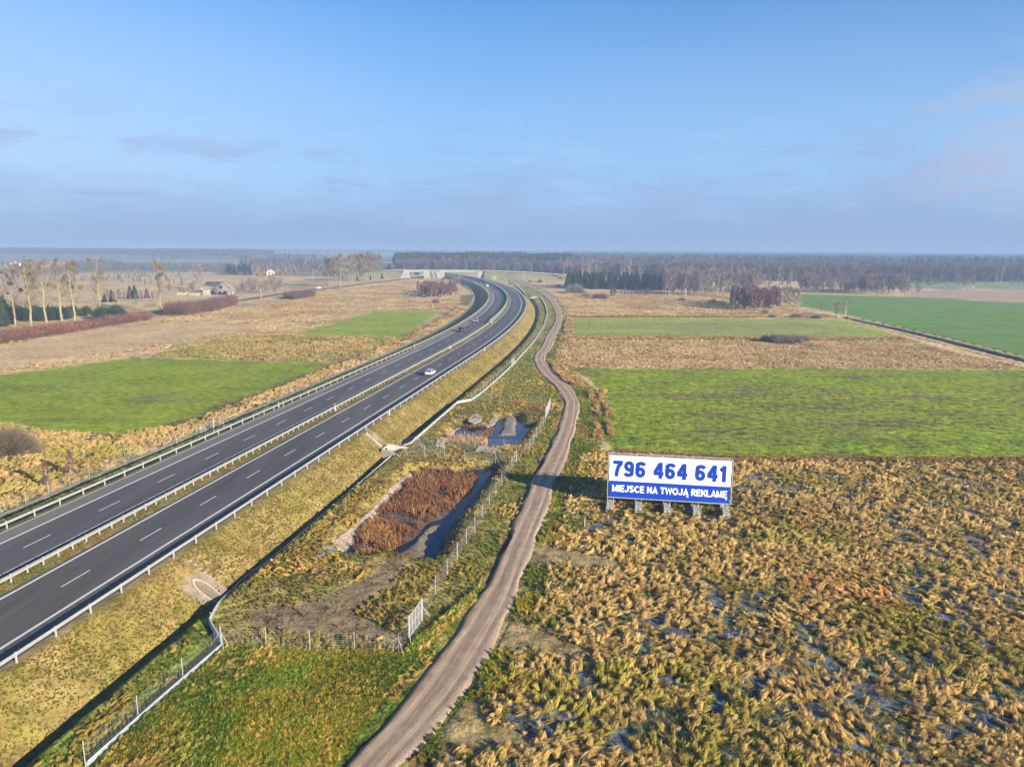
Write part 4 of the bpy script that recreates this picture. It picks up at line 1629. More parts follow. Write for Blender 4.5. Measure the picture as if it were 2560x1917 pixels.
def scatter(name, coll, xyz, rot, scl, idx, tint=None, label=None):
    n = len(xyz)
    me = bpy.data.meshes.new(name)
    me.vertices.add(n)
    me.vertices.foreach_set('co', np.asarray(xyz, np.float32).ravel())
    for nm, tp, arr, key in (('rot', 'FLOAT_VECTOR', rot, 'vector'), ('scl', 'FLOAT_VECTOR', scl, 'vector')):
        at = me.attributes.new(nm, tp, 'POINT')
        at.data.foreach_set(key, np.asarray(arr, np.float32).ravel())
    at = me.attributes.new('idx', 'INT', 'POINT')
    at.data.foreach_set('value', np.asarray(idx, np.int32))
    if tint is not None:
        at = me.attributes.new('tint', 'FLOAT_COLOR', 'POINT')
        cc = np.ones((n, 4), np.float32)
        cc[:, :3] = tint
        at.data.foreach_set('color', cc.ravel())
    o = bpy.data.objects.new(name, me)
    COL.objects.link(o)
    ng = bpy.data.node_groups.new('scatter_' + name, 'GeometryNodeTree')
    ng.interface.new_socket('Geometry', in_out='INPUT', socket_type='NodeSocketGeometry')
    ng.interface.new_socket('Geometry', in_out='OUTPUT', socket_type='NodeSocketGeometry')
    gi = ng.nodes.new('NodeGroupInput')
    go = ng.nodes.new('NodeGroupOutput')
    ci = ng.nodes.new('GeometryNodeCollectionInfo')
    ci.inputs['Collection'].default_value = coll
    ci.inputs['Separate Children'].default_value = True
    ci.inputs['Reset Children'].default_value = True
    ip = ng.nodes.new('GeometryNodeInstanceOnPoints')
    ip.inputs['Pick Instance'].default_value = True

    def att(nm, tp):
        a = ng.nodes.new('GeometryNodeInputNamedAttribute')
        a.data_type = tp
        a.inputs['Name'].default_value = nm
        return [s for s in a.outputs if s.enabled and s.name == 'Attribute'][0]
    L = ng.links
    L.new(gi.outputs[0], ip.inputs['Points'])
    L.new(ci.outputs[0], ip.inputs['Instance'])
    L.new(att('idx', 'INT'), ip.inputs['Instance Index'])
    e2r = ng.nodes.new('FunctionNodeEulerToRotation')
    L.new(att('rot', 'FLOAT_VECTOR'), e2r.inputs[0])
    L.new(e2r.outputs[0], ip.inputs['Rotation'])
    L.new(att('scl', 'FLOAT_VECTOR'), ip.inputs['Scale'])
    L.new(ip.outputs[0], go.inputs[0])
    md = o.modifiers.new('scatter', 'NODES')
    md.node_group = ng
    o['kind'] = 'stuff'
    return o


def in_poly(poly, n, clump=None, seed=1, view=True):
    rr = np.random.default_rng(seed)
    xs = [p[0] for p in poly]
    ys = [p[1] for p in poly]
    out = []
    tot = 0
    while tot < n:
        x = rr.uniform(min(xs), max(xs), n * 2)
        y = rr.uniform(min(ys), max(ys), n * 2)
        k = sdf(poly, x, y) < 0
        if view:
            k &= (np.abs(x) < 1.0 * y + 22) & (y > 24)
        if clump is not None:
            k &= clump(x, y) > rr.random(len(x))
        out.append(np.stack([x[k], y[k]], 1))
        tot += k.sum()
        if len(out) > 60:
            break
    return np.concatenate(out)[:n]


def scatter_tufts(name, coll, nvar, P, s0, s1, tint=None, seed=5, zoff=0.0, flow=True, zfun=None, sz=None):
    rr = np.random.default_rng(seed)
    n = len(P)
    x, y = P[:, 0], P[:, 1]
    z = ground_z(x, y) if zfun is None else zfun(x, y)
    rot = np.zeros((n, 3))
    if flow:
        rot[:, 2] = (vnoise(x, y, 6, seed, 2) - 0.5) * 7 + rr.normal(0, 0.5, n)
    else:
        rot[:, 2] = rr.random(n) * 6.28
    s = rr.uniform(s0, s1, n) * (0.75 + 0.5 * vnoise(x, y, 5, seed + 9, 2))
    scl = np.stack([s, s, s * rr.uniform(0.8, 1.25, n)], 1)
    if tint is None:
        tint = np.ones((n, 3))
    return scatter(name, coll, np.stack([x, y, z + zoff], 1), rot, scl, rr.integers(0, nvar, n), tint)


def wisp_mesh(name, n, seed, mat, R0=0.42, H=0.62, lean=0.45, w=0.02):
    """lodged tussock: blades rise from a broad base and lie together in two or three leaning wisps"""
    rr = np.random.default_rng(seed)
    tips = [np.array([lean * (0.6 + 0.8 * rr.random()), rr.normal(0, 0.28), H * (0.65 + 0.5 * rr.random())]) for _ in range(3)]
    v, f = [], []
    for k in range(n):
        t = tips[min(int(rr.random() ** 1.6 * 3), 2)]
        a = rr.random() * 6.283
        r0 = R0 * math.sqrt(rr.random())
        p0 = np.array([r0 * math.cos(a), r0 * math.sin(a), -0.05])
        frac = 0.55 + 0.5 * rr.random()
        p2 = p0 * (1 - frac) * 0.8 + (t + rr.normal(0, 0.07, 3)) * frac
        mid = p0 * 0.45 + p2 * 0.55 + np.array([rr.normal(0, .03), rr.normal(0, .03), 0.16 * H + 0.1 * rr.random()])
        if rr.random() < 0.3:
            p2 = p2 + np.array([0.22 * rr.random(), rr.normal(0, .1), -0.22 * rr.random()])
        sd = rr.normal(0, 1, 3) * np.array([1, 1, 0.3])
        sd = np.cross(p2 - p0, sd)
        sd = sd / (np.linalg.norm(sd) + 1e-9) * w * (0.7 + 0.7 * rr.random())
        b = len(v)
        v += [p0 - sd, p0 + sd, mid + sd * 0.9, mid - sd * 0.9, p2]
        f += [(b, b + 1, b + 2), (b, b + 2, b + 3), (b + 3, b + 2, b + 4)]
    return mesh_np(name, v, f, False, mat)


C_tus = src_collection('tussock', [wisp_mesh('tussock', 120 - 8 * i, 10 + i, M_straw, R0=0.34 + 0.05 * (i % 3), lean=0.3 + 0.14 * i, H=0.72 - 0.075 * i) for i in range(6)])
C_grs = src_collection('grass_tuft', [tuft_mesh('grass_tuft', 46, 0.42, 0.2, 0.012, (0.3, 0.1 * i), 30 + i, M_green, up=0.6, bend=0.5) for i in range(5)])
C_red = src_collection('rust_reed', [tuft_mesh('rust_reed', 40, 1.2, 0.3, 0.012, (0.12, 0.05 * i), 50 + i, M_reedred, up=0.9, bend=0.25) for i in range(4)])
C_tan = src_collection('tan_reed', [tuft_mesh('tan_reed', 26, 2.0, 0.22, 0.015, (0.05, 0.03 * i), 60 + i, M_reedtan, up=0.95, bend=0.1) for i in range(3)])


def keep_off(P, polys, lines=()):
    k = np.ones(len(P), bool)
    for q, d in polys:
        k &= sdf(q, P[:, 0], P[:, 1]) > d
    for q, d in lines:
        k &= linedist(q, P[:, 0], P[:, 1]) > d
    return P[k]


offtrack = [(track_poly, 0.3)]
RUT = GP([(1226, 1455), (1275, 1340), (1310, 1235), (1345, 1180), (1385, 1100)])
RUT2 = GP([(1216, 1455), (1265, 1340), (1300, 1235), (1338, 1180), (1378, 1100)])


def tint_mix(P, seed, a, b, scale=7, bias=0.5):
    t = sm(bias - 0.12, bias + 0.12, vnoise(P[:, 0], P[:, 1], scale, seed, 4))[:, None]
    return np.array(a) * (1 - t) + np.array(b) * t


# 1 tussocks, right foreground
P = in_poly(P_TUS, 29000, lambda x, y: np.clip(1.0 - 0.85 * sm(0.47, 0.56, vnoise(x, y, 1.6, 65, 3)) * sm(0.33, 0.5, vnoise(x, y, 18, 66, 3)), 0, 1) * np.clip(1.25 - y / 300, 0.4, 1), 11)
P = keep_off(P, offtrack + [(q, -0.35) for q in P_PATCH], [(TRC, 4.2)])
kmud = sdf(P_MUD, P[:, 0], P[:, 1]) < 0
P = P[~(kmud & (rng.random(len(P)) < 0.7))]
t = tint_mix(P, 201, (1, 1, 1), (0.68, 0.8, 0.42), 6, 0.64)
t *= (1 + 0.25 * (vnoise(P[:, 0], P[:, 1], 12, 203, 2) - 0.5))[:, None]
redd = sdf(GP([(2040, 1440), (2300, 1480), (2280, 1520), (1980, 1470)]), P[:, 0], P[:, 1]) < 1
t[redd] *= np.array((1.0, 0.86, 0.86))
t *= (0.96, 0.94, 0.86)
t *= rng.uniform(0.75, 1.25, (len(P), 1))
scatter_tufts('tussock_grass', C_tus, 6, P, 0.45, 0.92, t, 12)
P = in_poly(P_TUS, 8500, None, 113)
P = keep_off(P, offtrack + [(q, -0.6) for q in P_PATCH])
C_mat = src_collection('matted_tuft', [tuft_mesh('matted_tuft', 40, 0.7, 0.34, 0.011, (0.45, 0.1 * i), 70 + i, M_straw, up=0.38, bend=0.6) for i in range(4)])
scatter_tufts('matted_straw', C_mat, 4, P, 0.7, 1.5, tint_mix(P, 251, (0.8, 0.78, 0.75), (0.55, 0.6, 0.45), 5, 0.5) * rng.uniform(0.7, 1.25, (len(P), 1)), 114)
# 2 greener undergrowth between tussocks + patches' rims + verge
P = in_poly(P_TUS, 6000, lambda x, y: sm(0.48, 0.6, vnoise(x, y, 6, 67, 3)), 13)
P = keep_off(P, offtrack + [(q, 0.1) for q in P_PATCH])
scatter_tufts('undergrowth_grass', C_grs, 5, P, 0.7, 1.2, tint_mix(P, 205, (1, 1, 1), (1.5, 1.1, 0.9)), 14)
# 3 foreground grass, left
P = in_poly(P_FG, 21000, None, 15)
P = keep_off(P, offtrack, [(BARR, 0.5)])
scatter_tufts('foreground_grass', C_grs, 5, P, 0.9, 1.7, tint_mix(P, 207, (0.95, 1.05, 0.8), (1.5, 1.1, 1.0), 3, 0.5), 16)
P = in_poly(P_FG, 3600, lambda x, y: sm(0.5, 0.62, vnoise(x, y, 4, 208, 3)), 17)
P = keep_off(P, offtrack, [(BARR, 0.5)])
scatter_tufts('foreground_straw_grass', C_tus, 6, P, 0.35, 0.7, tint_mix(P, 209, (1, 0.95, 0.7), (0.6, 0.75, 0.35)), 18)
# 4 between motorway and track
COR = [tuple(map(float, RX(y, 13.6))) for y in np.arange(40, 470, 12)] + [tuple(p) for p in TRL[::-8] if p[1] < 470 and p[1] > 36]
P = in_poly(COR, 17000, lambda x, y: np.clip(1.5 - y / 260, 0.15, 1), 19)
P = keep_off(P, [(POND1, 0.7), (POND2, 0.7), (P_FG, 0)] + offtrack, [(BARR, 0.5), (BARR2, 0.5), (RUT, 0.4), (RUT2, 0.4)])
pad = sdf(P_DIRTPAD, P[:, 0], P[:, 1]) < 0
P = P[~(pad & (rng.random(len(P)) < 0.85))]
enc = sdf(ENC, P[:, 0], P[:, 1]) < 0
tv = np.where(enc[:, None], tint_mix(P, 212, (1.5, 1.0, 1.2), (1.0, 0.85, 0.8), 4, 0.56), tint_mix(P, 211, (1.0, 1.08, 0.75), (1.4, 1.1, 1.1), 5, 0.55))
scatter_tufts('verge_grass', C_grs, 5, P, 0.5, 1.0, tv, 20)
P = in_poly(COR, 5200, lambda x, y: np.clip(1.4 - y / 200, 0.1, 1) * sm(0.45, 0.58, vnoise(x, y, 5, 213, 3)), 21)
P = keep_off(P, [(POND1, 0.7), (POND2, 0.7), (P_FG, 0), (P_DIRTPAD, 0)] + offtrack, [(BARR, 0.5), (BARR2, 0.5)])
scatter_tufts('bank_straw_grass', C_tus, 6, P, 0.35, 0.65, tint_mix(P, 215, (0.85, 0.78, 0.5), (0.6, 0.62, 0.33)), 22)
# 5 golden slope grass
SLP = [tuple(map(float, RX(y, 6.9))) for y in np.arange(36, 330, 12)] + [tuple(map(float, RX(y, 11.6))) for y in np.arange(330, 35, -12)]
P = in_poly(SLP, 21000, lambda x, y: np.clip(1.4 - y / 240, 0.1, 1), 23)
P = keep_off(P, [], [([tuple(st_t), tuple(st_b)], 0.8), ([tuple(pe - (1.2, 0)), tuple(pe + (1.2, 0))], 2.0)])
scatter_tufts('slope_grass', C_grs, 5, P, 0.3, 0.6, tint_mix(P, 217, (1.4, 0.95, 1.1), (1.1, 0.85, 0.85), 5, 0.5), 24)
MED = [tuple(map(float, RX(y, -7.2))) for y in np.arange(36, 250, 12)] + [tuple(map(float, RX(y, -4.4))) for y in np.arange(250, 35, -12)]
P = in_poly(MED, 4200, None, 25)
scatter_tufts('median_grass', C_grs, 5, P, 0.35, 0.65, tint_mix(P, 219, (1.2, 0.82, 0.95), (0.8, 0.72, 0.7), 3, 0.5), 26)
# 6 reeds
P = in_poly(REED2, 4600, lambda x, y: 0.1 + 0.9 * sm(0.4, 0.52, vnoise(x, y, 3.5, 221, 3)), 27)
scatter_tufts('rust_reeds', C_red, 4, P, 0.42, 0.8, tint_mix(P, 222, (1, 1, 1), (1.35, 1.5, 1.1), 4, 0.52), 28, zfun=lambda x, y: np.full(len(x), -1.2))
RD1 = GP([cF(*p) for p in [(1040, 445), (1120, 420), (1190, 385), (1215, 400), (1200, 440), (1130, 470), (1080, 465)]], -1.2)
P = in_poly(RD1, 150, None, 29)
scatter_tufts('rust_reeds', C_red, 4, P, 0.3, 0.55, np.tile((1.2, 1.35, 1.2), (len(P), 1)), 30, zfun=lambda x, y: np.full(len(x), -1.25))
RD1b = GP([cF(*p) for p in [(900, 385), (985, 350), (1200, 365), (1240, 395), (1190, 385), (1060, 372), (950, 380), (905, 405)]], -1.1)
P = in_poly(RD1b, 80, None, 31)
scatter_tufts('rust_reeds', C_red, 4, P, 0.3, 0.5, np.tile((1.3, 1.4, 1.2), (len(P), 1)), 30, zfun=lambda x, y: np.full(len(x), -1.2))
RDT = GP([cF(*p) for p in [(835, 480), (860, 455), (930, 470), (1130, 485), (1165, 500), (1150, 540), (1000, 535), (860, 515)]], -1.2)
P = in_poly(RDT, 520, None, 33)
scatter_tufts('tan_reeds', C_tan, 3, P, 0.4, 0.75, np.ones((len(P), 3)), 34, zfun=lambda x, y: np.full(len(x), -1.2))
# 7 left rough grass beyond the fence
RUF = GP([(-200, 1062), (0, 1058), (110, 1077), (300, 1087), (420, 1068), (475, 1058)]) + [tuple(map(float, RX(y, -29.2))) for y in np.arange(150, 60, -8)] + GP([(-300, 1500)])
P = in_poly(RUF, 5600, lambda x, y: 0.25 + 0.75 * sm(0.4, 0.5, vnoise(x, y, 3, 253, 3)), 35)
scatter_tufts('rough_grass', C_tus, 6, P, 0.55, 1.1, tint_mix(P, 223, (0.82, 0.78, 0.78), (0.6, 0.68, 0.42), 6, 0.54), 36)
LST = [tuple(map(float, RX(y, -29.2))) for y in np.arange(140, 460, 14)] + [tuple(map(float, RX(y, -35.5))) for y in np.arange(460, 130, -14)]
P = in_poly(LST, 3200, None, 37)
scatter_tufts('rough_grass', C_tus, 6, P, 0.55, 1.05, tint_mix(P, 225, (0.9, 0.85, 0.75), (0.5, 0.45, 0.4), 7, 0.55), 38)
P = in_poly(P_OL, 6500, None, 39)
scatter_tufts('rough_grass', C_tus, 6, P, 0.5, 1.0, tint_mix(P, 227, (0.5, 0.6, 0.42), (0.72, 0.7, 0.65), 10, 0.5), 40)
P = in_poly(P_DR1, 15000, lambda x, y: 0.3 + 0.7 * sm(0.4, 0.5, vnoise(x, y, 9, 229, 3)), 41)
scatter_tufts('dry_grass', C_tus, 6, P, 0.4, 0.85, tint_mix(P, 231, (0.92, 0.93, 1.15), (0.74, 0.72, 0.8), 12, 0.55), 42)
P = in_poly(GP([(-700, 1000), (0, 935), (330, 890), (560, 836), (730, 834), (950, 774), (1100, 778), (1150, 765), (1150, 700), (1040, 698), (790, 728), (640, 765), (470, 790), (0, 860), (-700, 930)]), 24000, lambda x, y: 0.2 + 0.8 * sm(0.42, 0.55, vnoise(x, y, 16, 233, 4)), 241)
P = keep_off(P, [(P_G1L, 1), (P_G2L, 1), (P_SMOOTH, 0)])
tt = tint_mix(P, 243, (0.84, 0.87, 1.1), (0.64, 0.62, 0.7), 20, 0.5)
scatter_tufts('meadow_grass', C_tus, 6, P, 0.5, 1.1, tt, 242)
P = in_poly(GP([(1400, 790), (1428, 789), (2100, 796), (1990, 768), (1960, 745), (1700, 734), (1420, 726), (1380, 745), (1420, 775)]), 15000, lambda x, y: 0.25 + 0.75 * sm(0.42, 0.52, vnoise(x, y, 14, 235, 4)), 244)
scatter_tufts('meadow_grass', C_tus, 6, P, 0.5, 1.1, tint_mix(P, 245, (0.88, 0.88, 1.0), (0.72, 0.68, 0.68), 20, 0.5), 246)
EV = [(a[0] + 0.2, a[1]) for a in TRR[::6] if 36 < a[1] < 330] 
EV = EV + [(a[0] + 5.5, a[1] + 1) for a in reversed(EV)]
P = in_poly(EV, 6500, lambda x, y: np.clip(1.4 - y / 220, 0.15, 1) * (0.35 + 0.65 * sm(0.42, 0.55, vnoise(x, y, 4, 236, 3))), 247)
P = keep_off(P, offtrack + [(q, 0.2) for q in P_PATCH])
scatter_tufts('verge_grass', C_grs, 5, P, 0.7, 1.4, tint_mix(P, 249, (1.0, 1.05, 0.8), (1.8, 1.2, 1.1), 4, 0.5), 248)
# dry rows and clumps east of the track
def along(poly_px, n, s0, s1, seed, tint=(0.7, 0.62, 0.62), name='dry_weeds', coll=None):
    P = in_poly(GP(poly_px), n, None, seed)
    scatter_tufts(name, coll or C_tus, 4, P, s0, s1, np.tile(tint, (len(P), 1)) * rng.uniform(0.8, 1.2, (len(P), 1)), seed)


along([cC(*p) for p in [(550, 970), (640, 1000), (740, 1080), (820, 1150), (760, 1160), (660, 1110), (580, 1040)]], 700, 0.7, 1.2, 43)
along([cC(*p) for p in [(680, 610), (720, 610), (735, 730), (660, 730)]], 500, 0.8, 1.3, 45)
for i, q in enumerate([[(850, 1205), (880, 1200), (905, 1250), (860, 1250)], [(915, 1195), (935, 1195), (960, 1255), (935, 1255)], [(950, 1190), (985, 1190), (985, 1220), (960, 1220)],
                       [(900, 1300), (930, 1295), (955, 1385), (915, 1385)], [(955, 1290), (1000, 1290), (1040, 1380), (990, 1390)], [(905, 1450), (940, 1450), (960, 1560), (920, 1560)], [(985, 1440), (1015, 1440), (1050, 1540), (1010, 1560)]]):
    along([cC(*p) for p in q], 60, 0.7, 1.1, 47 + i)
along([(1540, 1128), (1830, 1145), (2560, 1151), (2560, 1158), (1830, 1156), (1540, 1140)], 1400, 0.6, 1.0, 60, (0.5, 0.4, 0.38))
along([cC(*p) for p in [(690, 600), (2212, 606), (2212, 615), (690, 610)]] , 900, 0.7, 1.2, 61, (0.6, 0.52, 0.48))
along([(1400, 843), (2265, 845), (2265, 851), (1400, 851)], 1300, 0.8, 1.3, 62, (0.72, 0.64, 0.55))

# ------------------------------------------------------------------ billboard
def arc(cx, cy, rx, ry, a0, a1, n=14):
    return [(cx + rx * math.cos(math.radians(a0 + (a1 - a0) * i / n)), cy + ry * math.sin(math.radians(a0 + (a1 - a0) * i / n))) for i in range(n + 1)]


def glyph(c, t):
    """bold sans capitals and digits as centre lines of strokes of width t, cap height 1; returns strokes, polygons, advance"""
    h = t / 2
    A = arc
    if c == '7':
        return [[(0, 1 - h), (.6, 1 - h)], [(.52, 1 - h), (.33, .62), (.24, .3), (.21, 0)]], .68
    if c == '9':
        return [A(.31, .67, .31 - h, .33 - h, 0, 360, 24), A(.27, .5, .35 - h, .5 - h, 20, -28, 8) + A(.28, .35, .26, .35 - h, -35, -150, 10)], .7
    if c == '6':
        return [A(.31, .33, .31 - h, .33 - h, 0, 360, 24), A(.35, .5, .35 - h, .5 - h, 200, 152, 8) + A(.34, .65, .26, .35 - h, 145, 30, 10)], .7
    if c == '4':
        return [[(.47, 0), (.47, 1)], [(0 + h * .4, .32), (.66, .32)], [(.44, .97 - h * .3), (.05 + h * .5, .34)]], .74
    if c == '1':
        return [[(.3, 0), (.3, 1)], [(.3, .93), (.2, .8), (.05, .7)]], .52
    if c == 'M':
        return [[(h, 0), (h, 1)], [(.86 - h, 0), (.86 - h, 1)], [(h, .95), (.43, .12), (.86 - h, .95)]], .96
    if c == 'I':
        return [[(h, 0), (h, 1)]], t + .1
    if c in 'EĘ':
        k = [[(h, 0), (h, 1)], [(h, 1 - h * .8), (.66, 1 - h * .8)], [(h, .51), (.6, .51)], [(h, h * .8), (.68, h * .8)]]
        if c == 'Ę':
            k.append([(.56, .02), (.5, -.1), (.56, -.2), (.68, -.2)])
        return k, .76
    if c == 'J':
        return [[(.5, 1), (.5, .33)] + A(.27, .31, .23, .31 - h, 0, -165, 10)], .7
    if c == 'S':
        return [A(.37, .73, .37 - h, .27 - h * .8, 25, 270, 14) + A(.37, .27, .37 - h, .27 - h * .8, 90, -155, 14)], .82
    if c == 'C':
        return [A(.43, .5, .43 - h, .5 - h * .8, 42, 318, 22)], .88
    if c == 'O':
        return [A(.45, .5, .45 - h, .5 - h * .8, 0, 360, 28)], .97
    if c == 'N':
        return [[(h, 0), (h, 1)], [(.76 - h, 0), (.76 - h, 1)], [(h, .95), (.76 - h, .05)]], .85
    if c in 'AĄ':
        k = [[(h * .8, 0), (.42, .96), (.84 - h * .8, 0)], [(.2, .27), (.64, .27)]]
        if c == 'Ą':
            k.append([(.72, .02), (.66, -.1), (.72, -.2), (.84, -.2)])
        return k, .88
    if c == 'T':
        return [[(0, 1 - h * .8), (.7, 1 - h * .8)], [(.35, 0), (.35, 1)]], .76
    if c == 'W':
        return [[(h * .8, 1), (.29, .06), (.55, .93), (.81, .06), (1.1 - h * .8, 1)]], 1.15
    if c == 'R':
        return [[(h, 0), (h, 1)], [(h, 1 - h * .8), (.42, 1 - h * .8)] + A(.42, .72, .27 - h, .28 - h * .8, 90, -90, 10) + [(h, .44)], [(.38, .45), (.68, .02)]], .8
    if c == 'K':
        return [[(h, 0), (h, 1)], [(.66, .98), (.22, .42)], [(.33, .58), (.7, .02)]], .8
    if c == 'L':
        return [[(h, 0), (h, 1)], [(h, h * .8), (.62, h * .8)]], .68
    return [], .38


def lettering(txt, t):
    m = MB()
    x = 0.0
    lay = 0
    for c in txt:
        strokes, adv = glyph(c, t)
        for st in strokes:
            closed = len(st) > 8 and math.dist(st[0], st[-1]) < 1e-6
            P = [Vector((p[0], p[1])) for p in st]
            n = len(P)
            L_, R_ = [], []
            for i in range(n):
                if closed:
                    d0, d1 = P[i] - P[(i - 1) % (n - 1) if i else n - 2], P[(i + 1) if i < n - 1 else 1] - P[i]
                else:
                    d0 = P[i] - P[i - 1] if i else P[1] - P[0]
                    d1 = P[i + 1] - P[i] if i < n - 1 else P[i] - P[i - 1]
                d0, d1 = d0.normalized(), d1.normalized()
                bis = (d0 + d1).normalized()
                nr_ = Vector((-bis.y, bis.x))
                k = min(1.6, 1 / max(0.35, nr_.dot(Vector((-d0.y, d0.x)))))
                L_.append(P[i] + nr_ * t / 2 * k)
                R_.append(P[i] - nr_ * t / 2 * k)
            lay += 1
            zz = 0.004 + 0.0015 * (lay % 7)
            for i in range(n - 1):
                m.poly([(x + R_[i].x, R_[i].y, zz), (x + R_[i + 1].x, R_[i + 1].y, zz), (x + L_[i + 1].x, L_[i + 1].y, zz), (x + L_[i].x, L_[i].y, zz)])
        x += adv
    return m, x - 0.06


def billboard():
    A = np.array(G(*crop(1400, 1100, 3.687)(430, 655)))
    B = np.array(G(*crop(1400, 1100, 3.687)(1555, 725)))
    d = (B - A) / np.linalg.norm(B - A)
    ang = math.atan2(d[1], d[0])
    root = empty('billboard', (A[0], A[1], 0.0), ang, 'large white and blue advertising billboard with phone number standing on concrete footed legs', 'billboard')
    Wd, y0 = 16.25, 2.6
    z0, z1 = 1.25, 7.15
    x0 = 0.15
    xm = x0 + Wd / 2
    zm = z0 + (z1 - z0) * 0.395
    m = MB()
    m.box((xm, y0, (zm + z1) / 2), (Wd, 0.06, z1 - zm))
    add('white_panel', m.me('white_panel', simple('billboard_white', (0.82, 0.82, 0.82), 0.45, var=0.01)), root)
    m = MB()
    m.box((xm, y0, (zm + z0) / 2), (Wd, 0.06, zm - z0))
    add('blue_panel', m.me('blue_panel', simple('billboard_blue', (0.003, 0.045, 0.40), 0.45, var=0.02)), root)
    fr = MB()
    e = 0.09
    for zz in (z0 - 0.1, z1 + 0.1):
        fr.box((xm, y0, zz), (Wd + 0.5, 0.16, e))
    for xx in (x0 - 0.18, x0 + Wd + 0.18):
        fr.box((xx, y0, (z0 + z1) / 2), (e, 0.16, z1 - z0 + 0.06))
    for zz in (z0 - 0.1, z1 + 0.1):
        fr.box((xm, y0 + 1.0, zz), (Wd + 0.5, 0.1, 0.1))
    for k in range(10):
        xx = x0 - 0.15 + (Wd + 0.3) * k / 9
        fr.box((xx, y0 + 0.53, z1 + 0.1), (0.07, 0.88, 0.07))
    add('frame', fr.me('frame', M_zincpost), root)
    # lattice towers + feet
    for k in range(5):
        xk = 0.4 + k * (16.05 - 0.65) / 4
        f = MB()
        for sx_ in (-0.42, 0.42):
            f.box((xk + sx_, 3.0, 0.12), (0.1, 6.0, 0.12))
            f.tube([(xk + sx_, y0 + 0.14, 0.1), (xk + sx_, y0 + 0.14, 7.1)], 0.05, 5)
            f.tube([(xk + sx_, y0 + 1.0, 0.1), (xk + sx_, y0 + 1.0, 7.1)], 0.05, 5)
            f.tube([(xk + sx_, 0.2, 0.75), (xk + sx_, y0 + 0.1, 0.95)], 0.035, 5)
            f.tube([(xk + sx_, 5.8, 0.2), (xk + sx_, y0 + 1.0, 5.2)], 0.05, 5)
            for j in range(6):
                zz = 0.4 + j * 1.1
                f.tube([(xk + sx_, y0 + 0.14, zz), (xk + sx_, y0 + 1.0, zz + 1.1)], 0.025, 4)
        for j in range(4):
            f.tube([(xk - 0.42, 0.15 + j * 0.55, 0.72), (xk + 0.42, 0.42 + j * 0.55, 0.72)], 0.025, 4)
            f.tube([(xk + 0.42, 0.42 + j * 0.55, 0.72), (xk - 0.42, 0.7 + j * 0.55, 0.72)], 0.025, 4)
        f.tube([(xk - 0.45, 0.05, 0.12), (xk + 0.45, 0.05, 0.12)], 0.05, 5)
        f.tube([(xk - 0.45, 0.05, 0.72), (xk + 0.45, 0.05, 0.72)], 0.035, 5)
        for sx_ in (-0.45, 0.45):
            f.tube([(xk + sx_, 0.05, 0.1), (xk + sx_, 0.05, 0.72)], 0.035, 5)
        leg = add('leg', f.me('leg', M_zincpost), root)
        c = MB()
        c.box((xk, 1.45, 0.42), (0.74, 2.3, 0.44))
        c.box((xk, 4.7, 0.42), (0.74, 2.0, 0.44))
        o = add('ballast_block', c.me('ballast_block', M_concl), leg)

    def text(txt, x, z, cap, w, mat, th, name):
        m, W_ = lettering(txt, th)
        sx_ = w / W_
        me = m.me(name)
        me.transform(Matrix.Rotation(math.pi / 2, 4, 'X') @ Matrix.Diagonal((sx_, cap, 1, 1)))
        me.materials.append(mat)
        add(name, me, root, loc=(x, y0 - 0.045, z))
    Mb = simple('letter_blue', (0.003, 0.04, 0.36), 0.45, var=0.02)
    Mw = simple('letter_white', (0.85, 0.85, 0.85), 0.45, var=0.01)
    text('796 464 641', x0 + 0.5, zm + 0.62, 2.3, 15.2, Mb, 0.235, 'phone_number')
    text('MIEJSCE NA TWOJĄ REKLAMĘ', x0 + 0.45, z0 + 0.78, 0.95, 15.45, Mw, 0.215, 'slogan_lettering')


billboard()
# thin stake and yellow marker in the tussocks
m = MB()
m.tube([(0, 0, -0.1), (0, 0, 1.5)], 0.025, 5)
p = G(*crop(1400, 1100, 3.687)(228, 815))
tag(add('marker_stake', m.me('marker_stake', M_white), loc=(p[0], p[1], 0)), 'thin white stake in the tussocks left of the billboard', 'stake')
m = MB()
m.box((0, 0, 0.35), (0.1, 0.1, 0.7))
p = G(*cJ(668, 1225))
tag(add('marker_stake', m.me('yellow_marker', simple('yellow_plastic', (0.75, 0.65, 0.02), 0.5)), loc=(p[0], p[1], 0)), 'small yellow marker post among the foreground tussocks', 'stake')


# ------------------------------------------------------------------ cars
def car_mats(body):
    return (simple('car_paint', body, 0.25, 0.3, 0.02, spec=0.6), simple('car_glass', (0.015, 0.02, 0.03), 0.08, 0.0, 0.02, spec=0.8))


